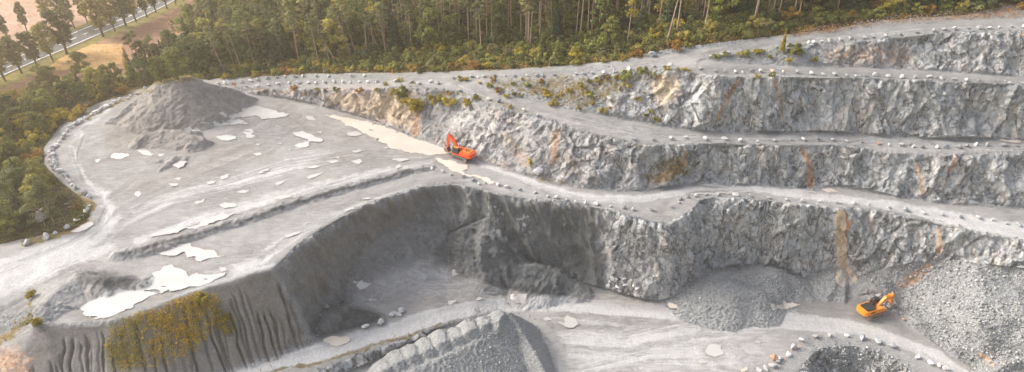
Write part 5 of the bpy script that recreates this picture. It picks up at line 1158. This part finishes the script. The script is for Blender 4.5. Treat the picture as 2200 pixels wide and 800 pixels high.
# --- small shrubs on the vegetated slopes between the upper roads
SS = q1(880,0,(320,512),(360,518),(450,535),(530,515),(508,555),(568,585),(718,510),(655,540),(750,550),(860,585),(880,615),(965,600),(930,622),(665,605),(700,615),(840,528),(1080,540),(1095,565),(1140,610),(1160,632),(1160,670),(1120,675),(1075,700),(1145,528),(1285,695),(1225,715),(915,668),(1010,588),(210,628),(250,608),(365,648),(425,640),(640,690),(620,620),(790,590),(1200,520),(1250,500))+q1(1320,0,(20,500),(60,548),(95,560),(155,450),(200,460),(250,485),(290,500),(330,448),(400,452),(440,450),(645,372),(705,360),(790,352),(830,352),(905,345),(935,338),(990,372),(1110,395),(1275,392),(190,600),(150,640),(470,452),(910,498),(1005,490),(230,720),(195,740),(265,770))+q1(440,0,(570,572),(715,578),(770,580),(840,580),(985,585),(1100,585),(1150,545),(1240,520))
SS.sort()
for i_, (x, y) in enumerate(SS):
    plant(rt.choice(['shrub_yellow', 'shrub_yellow', 'shrub_mid', 'shrub_orange']), x, y, rt.uniform(.32, .75), 'small yellowish shrub on the upper slopes, %s from the left of the scattered ones' % ordn(i_+1), 'bush', 'small shrubs scattered on the upper slopes', name='small_shrub', wide=rt.uniform(.9, 1.3))
# --- dry weeds and grass tufts: uncountable
def weeds(name, cand, n, hmin, hmax, mat, seed, blades=7, spread=.35):
    r = np.random.default_rng(seed); w_ = cand.ravel().astype(float); ids = r.choice(len(w_), n, p=w_/w_.sum()); c = Vall[ids]+np.c_[r.normal(0, .3, (n, 2)), np.zeros(n)]
    hh = hmin+(hmax-hmin)*r.random(n)**1.6; c = np.repeat(c, blades, 0); hh = np.repeat(hh, blades); N_ = len(hh)
    c = c+np.c_[r.normal(0, 1, (N_, 2))*hh[:, None]*spread, (r.random(N_)*.95*hh)]; s = hh*r.uniform(.10, .22, N_)
    nm = r.normal(0, 1, (N_, 3)); nm[:, 2] = np.abs(nm[:, 2])+.3; nm /= np.linalg.norm(nm, axis=1)[:, None]; t = np.cross(nm, r.normal(0, 1, (N_, 3))); t /= np.linalg.norm(t, axis=1)[:, None]; bt = np.cross(nm, t)
    q = np.stack([c-t*s[:, None], c-bt*s[:, None]*.6, c+t*s[:, None], c+bt*s[:, None]*.6], 1).reshape(-1, 3)
    o = np_mesh(name, q, np.arange(N_*4).reshape(-1, 4), mat, False); return tag(o, kind='stuff')
Vm_ = m['V']*(slope < 1.6)*inview
bank = inpoly(PXv, PYv, [(235,705),(270,680),(350,655),(430,625),(470,640),(485,690),(440,740),(400,800),(390,840),(250,840),(215,760)])
weeds('weeds', bank*m['V']*sstep(-.45, .15, fbm(XR, YR, ZR, 4, 3))*(.35+.65*sstep(240, 430, PXv-(PYv-700)*.6)), 4000, .35, 1.05, ML['dry'], 11, 7, .25)
weeds('weeds', (bank*m['V']*(PXv < 300)), 500, .4, 1.0, ML['mid'], 12, 7, .25)
weeds('weeds', (np.clip(m['V']-.25, 0, 1)*(1-forest)*(1-bank)*inview), 5200, .4, 1.4, ML['dry'], 13, 8, .2)
weeds('weeds', (np.clip(m['V']-.25, 0, 1)*(1-forest)*(1-bank)*inview), 1600, .4, 1.3, ML['mid'], 14, 8, .25)
weeds('weeds', bank_tr.astype(float), 900, .4, 1.3, ML['orange'], 22, 8, .3)
edge_b = forest*inview*(1-farm)*(PXv < 1750)*(np.abs(YR-np.interp(XR, ex_, ey_)-3) < 4)
weeds('grass', edge_b, 5000, .3, .9, ML['dry'], 15)
weeds('undergrowth', (forest*(PXv > 1550)*(PXv < 2330)*(PYv > -10)*(YR-np.interp(XR, ex_, ey_) > 6)*(YR-np.interp(XR, ex_, ey_) < 40)), 5000, .5, 2.0, ML['dark'], 21)
weeds('undergrowth', (forest*(PXv > 400)*(PXv < 1600)*inview*(1-farm)*(YR-np.interp(XR, ex_, ey_) > 5)*(YR-np.interp(XR, ex_, ey_) < 60)), 14000, .6, 2.2, ML['mid'], 16)
weeds('undergrowth', (forest*(PXv < 430)*(PYv > 150)*(PXv > -200)), 5000, .5, 1.8, ML['mid'], 17)
gul = inpoly(PXv, PYv, [(590,585),(450,625),(480,790),(650,740)])
weeds('weeds', gul.astype(float), 700, .2, .5, ML['dry'], 18)
weeds('weeds', inpoly(PXv, PYv, [(465,650),(505,690),(500,720),(480,720),(460,690)]).astype(float), 260, .5, 1.3, ML['yellow'], 19)
for (x, y, s_, l_) in [(75,700,.9,'yellow green bush at the lower rim left of the largest puddle'),(70,640,.8,'yellow bush at the rim above the lower left slope'),(437,650,1.0,'ochre bush at the upper corner of the weedy bank'),(485,690,.7,'bright green bush where the weedy bank meets the gullies')]:
    plant('shrub_yellow', x, y, s_, l_, 'bush', name='shrub')
# ------------------------------------------------------------------ excavators
def paint(name, c, rough=.45, spec=.5, dirt=.25):
    mt, n, b = newmat(name); N = NB(n); co = N.add('ShaderNodeTexCoord').outputs['Object']
    f = N.ramp(N.noise(co, 1.3, 5, .7), .48, .72)
    N.link(N.mix(N.math('MULTIPLY', f, dirt), c, (.36, .32, .29)), b.inputs['Base Color']); b.inputs['Roughness'].default_value = rough; b.inputs['Specular IOR Level'].default_value = spec; return mt
MX = {'red': paint('orange_red_paint', (.90, .10, .008)), 'redlight': paint('orange_hood_paint', (.95, .26, .02)), 'orange': paint('yellow_orange_paint', (.93, .30, .012)), 'black': paint('black_paint', (.022, .024, .026), .5, .5, .12),
      'glass': paint('dark_glass', (.03, .045, .05), .08, .8, 0), 'steel': paint('muddy_steel', (.30, .25, .235), .7, .3, .5), 'dark': paint('dark_steel', (.07, .066, .066), .6, .3, .35), 'chrome': paint('cylinder_rod', (.62, .62, .62), .25, .8, .1), 'bucket': paint('worn_bucket', (.40, .24, .19), .6, .4, .5)}
class BM:
    def __init__(s): s.b = bmesh.new()
    def prism(s, prof, y0, y1, bev=.04):
        b2 = bmesh.new(); a = [b2.verts.new((x, y0, z)) for x, z in prof]; c = [b2.verts.new((x, y1, z)) for x, z in prof]; n = len(prof)
        b2.faces.new(a); b2.faces.new(c[::-1])
        for i in range(n): b2.faces.new((a[i], c[i], c[(i+1) % n], a[(i+1) % n])) if False else b2.faces.new((a[(i+1) % n], a[i], c[i], c[(i+1) % n]))
        bmesh.ops.recalc_face_normals(b2, faces=b2.faces)
        if bev: bmesh.ops.bevel(b2, geom=list(b2.edges), offset=bev, segments=1, affect='EDGES', clamp_overlap=True)
        s._add(b2); return s
    def box(s, x0, x1, y0, y1, z0, z1, bev=.03): return s.prism([(x0, z0), (x1, z0), (x1, z1), (x0, z1)], y0, y1, bev)
    def plan(s, prof, z0, z1, bev=.05):      # profile in x,y raised in z
        b2 = bmesh.new(); a = [b2.verts.new((x, y, z0)) for x, y in prof]; c = [b2.verts.new((x, y, z1)) for x, y in prof]; n = len(prof)
        b2.faces.new(a); b2.faces.new(c)
        for i in range(n): b2.faces.new((a[i], a[(i+1) % n], c[(i+1) % n], c[i]))
        bmesh.ops.recalc_face_normals(b2, faces=b2.faces)
        if bev: bmesh.ops.bevel(b2, geom=list(b2.edges), offset=bev, segments=2, affect='EDGES', clamp_overlap=True)
        s._add(b2); return s
    def rod(s, p, q, r_, k=10):
        v, f = tube_pts([tuple(p), tuple(q)], [r_, r_], k); b2 = bmesh.new(); vs = [b2.verts.new(x) for x in v]
        for a in f: b2.faces.new([vs[i] for i in a])
        b2.faces.new(vs[:k]); b2.faces.new(vs[k:][::-1]); bmesh.ops.recalc_face_normals(b2, faces=b2.faces); s._add(b2); return s
    def _add(s, b2):
        me = bpy.data.meshes.new('t'); b2.to_mesh(me); b2.free(); s.b.from_mesh(me); bpy.data.meshes.remove(me)
    def out(s, name, mat, parent):
        me = bpy.data.meshes.new(name); s.b.to_mesh(me); s.b.free(); me.materials.append(mat); return mesh_obj_from(me, name, parent)
def capsule(x0, x1, z0, z1, n=7):
    r_ = (z1-z0)/2; zc = (z0+z1)/2; p = []
    for i in range(n+1): a = -math.pi/2+math.pi*i/n; p.append((x1-r_+math.cos(a)*r_, zc+math.sin(a)*r_))
    for i in range(n+1): a = math.pi/2+math.pi*i/n; p.append((x0+r_+math.cos(a)*r_, zc+math.sin(a)*r_))
    return p
def excavator(loc, rz, body, deck, label, boom, sc=1.0, cabside=1):
    t = empty('excavator', loc, rz); t.scale = (sc,)*3; tag(t, label, 'excavator')
    for sy in (-1, 1):
        y0, y1 = sorted((sy*1.2, sy*1.85)); out = capsule(-2.75, 2.75, 0, 1.12, 8); inn = capsule(-2.58, 2.58, .16, .96, 8)
        m_ = BM(); b2 = bmesh.new(); n = len(out)
        vo_ = [[b2.verts.new((x, y, z)) for x, z in pr] for y in (y0, y1) for pr in (out, inn)]
        for i in range(n):
            j = (i+1) % n; o0, i0, o1, i1 = vo_; b2.faces.new((o0[i], o0[j], o1[j], o1[i])); b2.faces.new((i0[j], i0[i], i1[i], i1[j])); b2.faces.new((o0[j], o0[i], i0[i], i0[j])); b2.faces.new((o1[i], o1[j], i1[j], i1[i]))
        bmesh.ops.recalc_face_normals(b2, faces=b2.faces); m_._add(b2)
        for i in range(24):      # grouser bars
            x = -2.25+4.5*i/23; m_.box(x-.04, x+.04, y0+.02, y1-.02, 1.10, 1.18, 0); m_.box(x-.04, x+.04, y0+.02, y1-.02, -.04, .02, 0)
        tr = m_.out('track', MX['steel'], t)
        f_ = BM(); ym = (y0+y1)/2; f_.prism([(-2.1, .3), (2.1, .3), (1.9, .78), (-1.9, .78)], ym-.2, ym+.2)
        f_.out('track_frame', MX['dark'], tr)
        w_ = BM()
        for x in (-2.2, 2.2): w_.rod((x, y0+.06, .56), (x, y1-.06, .56), .40, 14)
        for i in range(7): w_.rod((-1.6+i*.53, y0+.08, .30), (-1.6+i*.53, y1-.08, .30), .16, 10)
        w_.out('roller', MX['steel'], tr)
    BM().box(-1.3, 1.3, -1.25, 1.25, .45, 1.05).rod((0, 0, 1.0), (0, 0, 1.42), .95, 20).out('undercarriage', MX['dark'], t)
    h = BM(); h.plan([(-3.2, -1.6), (2.0, -1.6), (2.35, -1.35), (2.35, -.55), (1.5, -.5), (1.5, .5), (2.3, .55), (2.3, 1.6), (-3.2, 1.6)], 1.38, 1.78, .04)
    h.box(-2.9, 1.2, -1.6, -.62, 1.76, 2.65, .08).box(-2.9, -.1, .62, 1.6, 1.76, 2.6, .08).box(1.2, 2.1, -1.55, -.75, 1.76, 2.3, .1)
    h.out('body', body, t)
    c_ = BM(); c_.plan([(-2.85, -1.62), (-2.85, 1.62), (-3.5, 1.60), (-3.95, 1.15), (-4.08, .4), (-4.08, -.4), (-3.95, -1.15), (-3.5, -1.60)], 1.32, 2.70, .1); c_.out('counterweight', body, t)
    e_ = BM(); e_.plan([(-3.35, -1.3), (-.9, -1.3), (-.55, -.9), (-.55, 1.1), (-3.35, 1.1)], 2.55, 2.96, .07); ec = e_.out('engine_cover', deck, t)
    g_ = BM()
    for i in range(7): g_.box(-2.9+i*.3, -2.78+i*.3, -.9, .6, 2.94, 3.0, .01)
    g_.out('grille', MX['black'], ec)
    BM().box(-2.4, -1.2, -1.64, -1.595, 1.9, 2.35, .01).out('side_vent', MX['black'], t)
    BM().rod((-2.3, .75, 2.9), (-2.3, .75, 3.5), .09).out('exhaust_pipe', MX['dark'], t)
    r_ = BM()
    for x in (-.2, .6, 1.3): r_.rod((x, -1.5, 2.6 if x < 1.2 else 2.25), (x, -1.5, 3.25), .03, 6)
    r_.rod((-.2, -1.5, 3.25), (1.3, -1.5, 3.25), .03, 6); r_.out('handrail', MX['chrome'], t)
    # cab on the operator's left
    cb = BM(); cb.prism([(.15, 1.75), (2.2, 1.75), (2.3, 2.3), (2.05, 3.5), (1.85, 3.62), (.2, 3.62), (.1, 3.4)], .58, 1.58, .06); cab = cb.out('cab', MX['black'], t)
    wn = BM(); wn.prism([(1.25, 2.2), (2.12, 2.35), (1.95, 3.4), (1.25, 3.4)], 1.57, 1.60, 0); wn.prism([(.3, 2.5), (1.1, 2.5), (1.1, 3.4), (.3, 3.4)], 1.57, 1.60, 0); wn.prism([(.3, 2.5), (2.0, 2.5), (1.9, 3.4), (.3, 3.4)], .555, .585, 0)
    wn.prism([(2.31, 2.32), (2.34, 2.32), (2.09, 3.45), (2.06, 3.45)], .66, 1.5, 0); wn.out('window', MX['glass'], cab)
    BM().box(.3, 1.8, .68, 1.48, 3.61, 3.68, .02).out('cab_roof', deck if deck is not MX['black'] else MX['black'], cab)
    # boom, stick, cylinders, bucket
    (x0, z0), (x1, z1), (x2, z2), (sx_, sz_), (bx, bz) = boom
    def thick(a, b, wa, wb):
        d = Vector((b[0]-a[0], b[1]-a[1])).normalized(); n = Vector((-d.y, d.x)); return [(a[0]+n.x*wa, a[1]+n.y*wa), (b[0]+n.x*wb, b[1]+n.y*wb)], [(b[0]-n.x*wb, b[1]-n.y*wb), (a[0]-n.x*wa, a[1]-n.y*wa)]
    u1, l1 = thick((x0, z0), (x1, z1), .28, .52); u2, l2 = thick((x1, z1), (x2, z2), .52, .26)
    bo = BM(); bo.prism([u1[0], ((u1[1][0]+u2[0][0])/2, (u1[1][1]+u2[0][1])/2), u2[1], l2[0], ((l2[1][0]+l1[0][0])/2, (l2[1][1]+l1[0][1])/2), l1[1]], -.34, .34, .05)
    bo.rod((x2, -.42, z2), (x2, .42, z2), .16).rod((x0, -.5, z0), (x0, .5, z0), .2); bm_ = bo.out('boom', body, t)
    st = BM(); d = Vector((sx_-x2, sz_-z2)).normalized(); bk = (x2-d.x*1.1, z2-d.y*1.1); u, l = thick((x2, z2), (sx_, sz_), .40, .2)
    st.prism([(bk[0]-.05, bk[1]+.1), u[0], u[1], l[0], l[1], (bk[0]+.1, bk[1]-.15)], -.27, .27, .04); st.out('stick', body, t)
    for sy in (-.48, .48):
        cy = BM(); q = ((x1+x0)*.5+.35, (z1+z0)*.5+.1); cy.rod((x0+.75, sy, z0-.55), (x0+.75+(q[0]-x0-.75)*.6, sy, z0-.55+(q[1]-z0+.55)*.6), .13); cyl = cy.out('boom_cylinder', MX['dark'], t)
        BM().rod((x0+.75, sy, z0-.55), (q[0], sy, q[1]), .07).out('piston_rod', MX['chrome'], cyl)
    cy = BM(); a3 = Vector((x1, 0, z1+.55)); b3 = Vector((bk[0], 0, bk[1]+.1)); cy.rod(a3, a3.lerp(b3, .6), .14); cyl = cy.out('stick_cylinder', body, t); BM().rod(a3, b3, .08).out('piston_rod', MX['chrome'], cyl)
    cy = BM(); n2 = Vector((-d.y, d.x)); a3 = Vector((x2+n2.x*.55, 0, z2+n2.y*.55)); b3 = Vector((sx_+n2.x*.55-d.x*.4, 0, sz_+n2.y*.55-d.y*.4)); cy.rod(a3, a3.lerp(b3, .6), .12); cyl = cy.out('bucket_cylinder', MX['dark'], t); BM().rod(a3, b3, .07).out('piston_rod', MX['chrome'], cyl)
    BM().prism([(b3.x-.1, b3.z-.1), (b3.x+.12, b3.z+.1), (bx+.5, sz_-.1), (bx+.3, sz_-.3)], -.2, .2, .02).out('bucket_link', MX['dark'], t)
    bu = BM(); P_ = [(sx_-.15, sz_+.1), (sx_+.35, sz_+.12), (sx_+.75, sz_-.25), (sx_+.85, sz_-.8), (sx_+.5, sz_-1.25), (sx_-.15, sz_-1.35), (sx_-.75, sz_-1.15)]
    In = [(x*.9+sx_*.1-.08, z*.9+(sz_-.55)*.1+.02) for x, z in P_]
    b2 = bmesh.new(); rows = [[b2.verts.new((x, y, z)) for x, z in P_] for y in (-.8, .8)]; rin = [[b2.verts.new((x, y, z)) for x, z in In] for y in (-.74, .74)]
    for i in range(len(P_)-1): b2.faces.new((rows[0][i], rows[0][i+1], rows[1][i+1], rows[1][i])); b2.faces.new((rin[0][i+1], rin[0][i], rin[1][i], rin[1][i+1]))
    for k_ in (0, 1): b2.faces.new(rows[k_]); b2.faces.new(rin[k_])
    for i in (0, len(P_)-1): b2.faces.new((rows[0][i], rows[1][i], rin[1][i], rin[0][i]))
    bmesh.ops.recalc_face_normals(b2, faces=b2.faces); bu._add(b2)
    bu.prism([(sx_-.25, sz_+.25), (sx_+.4, sz_+.25), (sx_+.5, sz_-.1), (sx_-.2, sz_-.05)], -.3, .3, .02); bk_ = bu.out('bucket', MX['bucket'], t)
    te = BM()
    for i in range(5): y = -.68+i*.34; te.prism([(P_[-1][0]+.05, P_[-1][1]-.05), (P_[-1][0]+.02, P_[-1][1]+.08), (P_[-1][0]-.32, P_[-1][1]+.12)], y-.07, y+.07, 0)
    te.out('teeth', MX['dark'], bk_)
    return t, cab
zR = .33; wR = P(1872, 674, zR)
exR, cabR = excavator((wR[0], wR[1], zR+.05), math.radians(21), MX['orange'], MX['black'], 'yellow-orange tracked excavator with a black engine deck working beside the pile of broken rock', [(1.1, 2.1), (3.0, 3.9), (5.0, 3.9), (5.3, 1.7), (5.3, 1.0)], 1.27)
wL = P(993, 340, 26.0)
exL, cabL = excavator((wL[0], wL[1], 26.1), math.radians(147), MX['red'], MX['redlight'], 'bright orange-red tracked excavator parked by muddy puddles below the white rock face', [(1.1, 2.1), (2.6, 4.9), (4.3, 6.0), (5.1, 2.0), (5.2, 1.0)], 1.2)
# small things
def post(px, py, h, col, label, cat='marker post'):
    z_ = ground_guess(px, py); w = P(px, py, z_); o = mesh_obj('marker_post', *tube_pts([(0, 0, 0), (0, 0, h*.7), (0, 0, h)], [.18, .2, .12], 8), col); o.location = (w[0], w[1], z_-.1); tag(o, label, cat)
post(505, 187, 1.9, MX['orange'], 'yellow-orange marker post by the road behind the sand heap'); post(843, 159, 1.9, MX['orange'], 'orange marker post at the forest edge beside the road')
for i, (a, b) in enumerate([((139,441),(151,437)), ((146,448),(161,444))]):
    z_ = ground_guess(*a); p = Vector(P(*a, z_)); q = Vector(P(*b, z_)); v, f = tube_pts([tuple(p+Vector((0, 0, .35))), tuple(q+Vector((0, 0, .35)))], [.16, .13], 8)
    tag(mesh_obj('log', v, f, MBw), '%s pale log lying on the bouldered point near the broad low pine' % ('upper' if i == 0 else 'lower'), 'log')

# ------------------------------------------------------------------ the air: thin warm haze
hm_, hn, hb = newmat('haze_air'); hn.nodes.remove(hb)
pv = hn.nodes.new('ShaderNodeVolumePrincipled'); pv.inputs['Color'].default_value = (1.0, .88, .74, 1); pv.inputs['Density'].default_value = .00043; pv.inputs['Anisotropy'].default_value = .75
hn.links.new(pv.outputs[0], hn.nodes['Material Output'].inputs['Volume'])
B0 = [(-11500, -11500, -14), (11500, -11500, -14), (11500, 11500, -14), (-11500, 11500, -14)]
B1 = [(x, y, 145) for x, y, z in B0]
hz = mesh_obj('haze', B0+B1, [(3, 2, 1, 0), (4, 5, 6, 7), (0, 1, 5, 4), (1, 2, 6, 5), (2, 3, 7, 6), (3, 0, 4, 7)], hm_); tag(hz, kind='stuff')
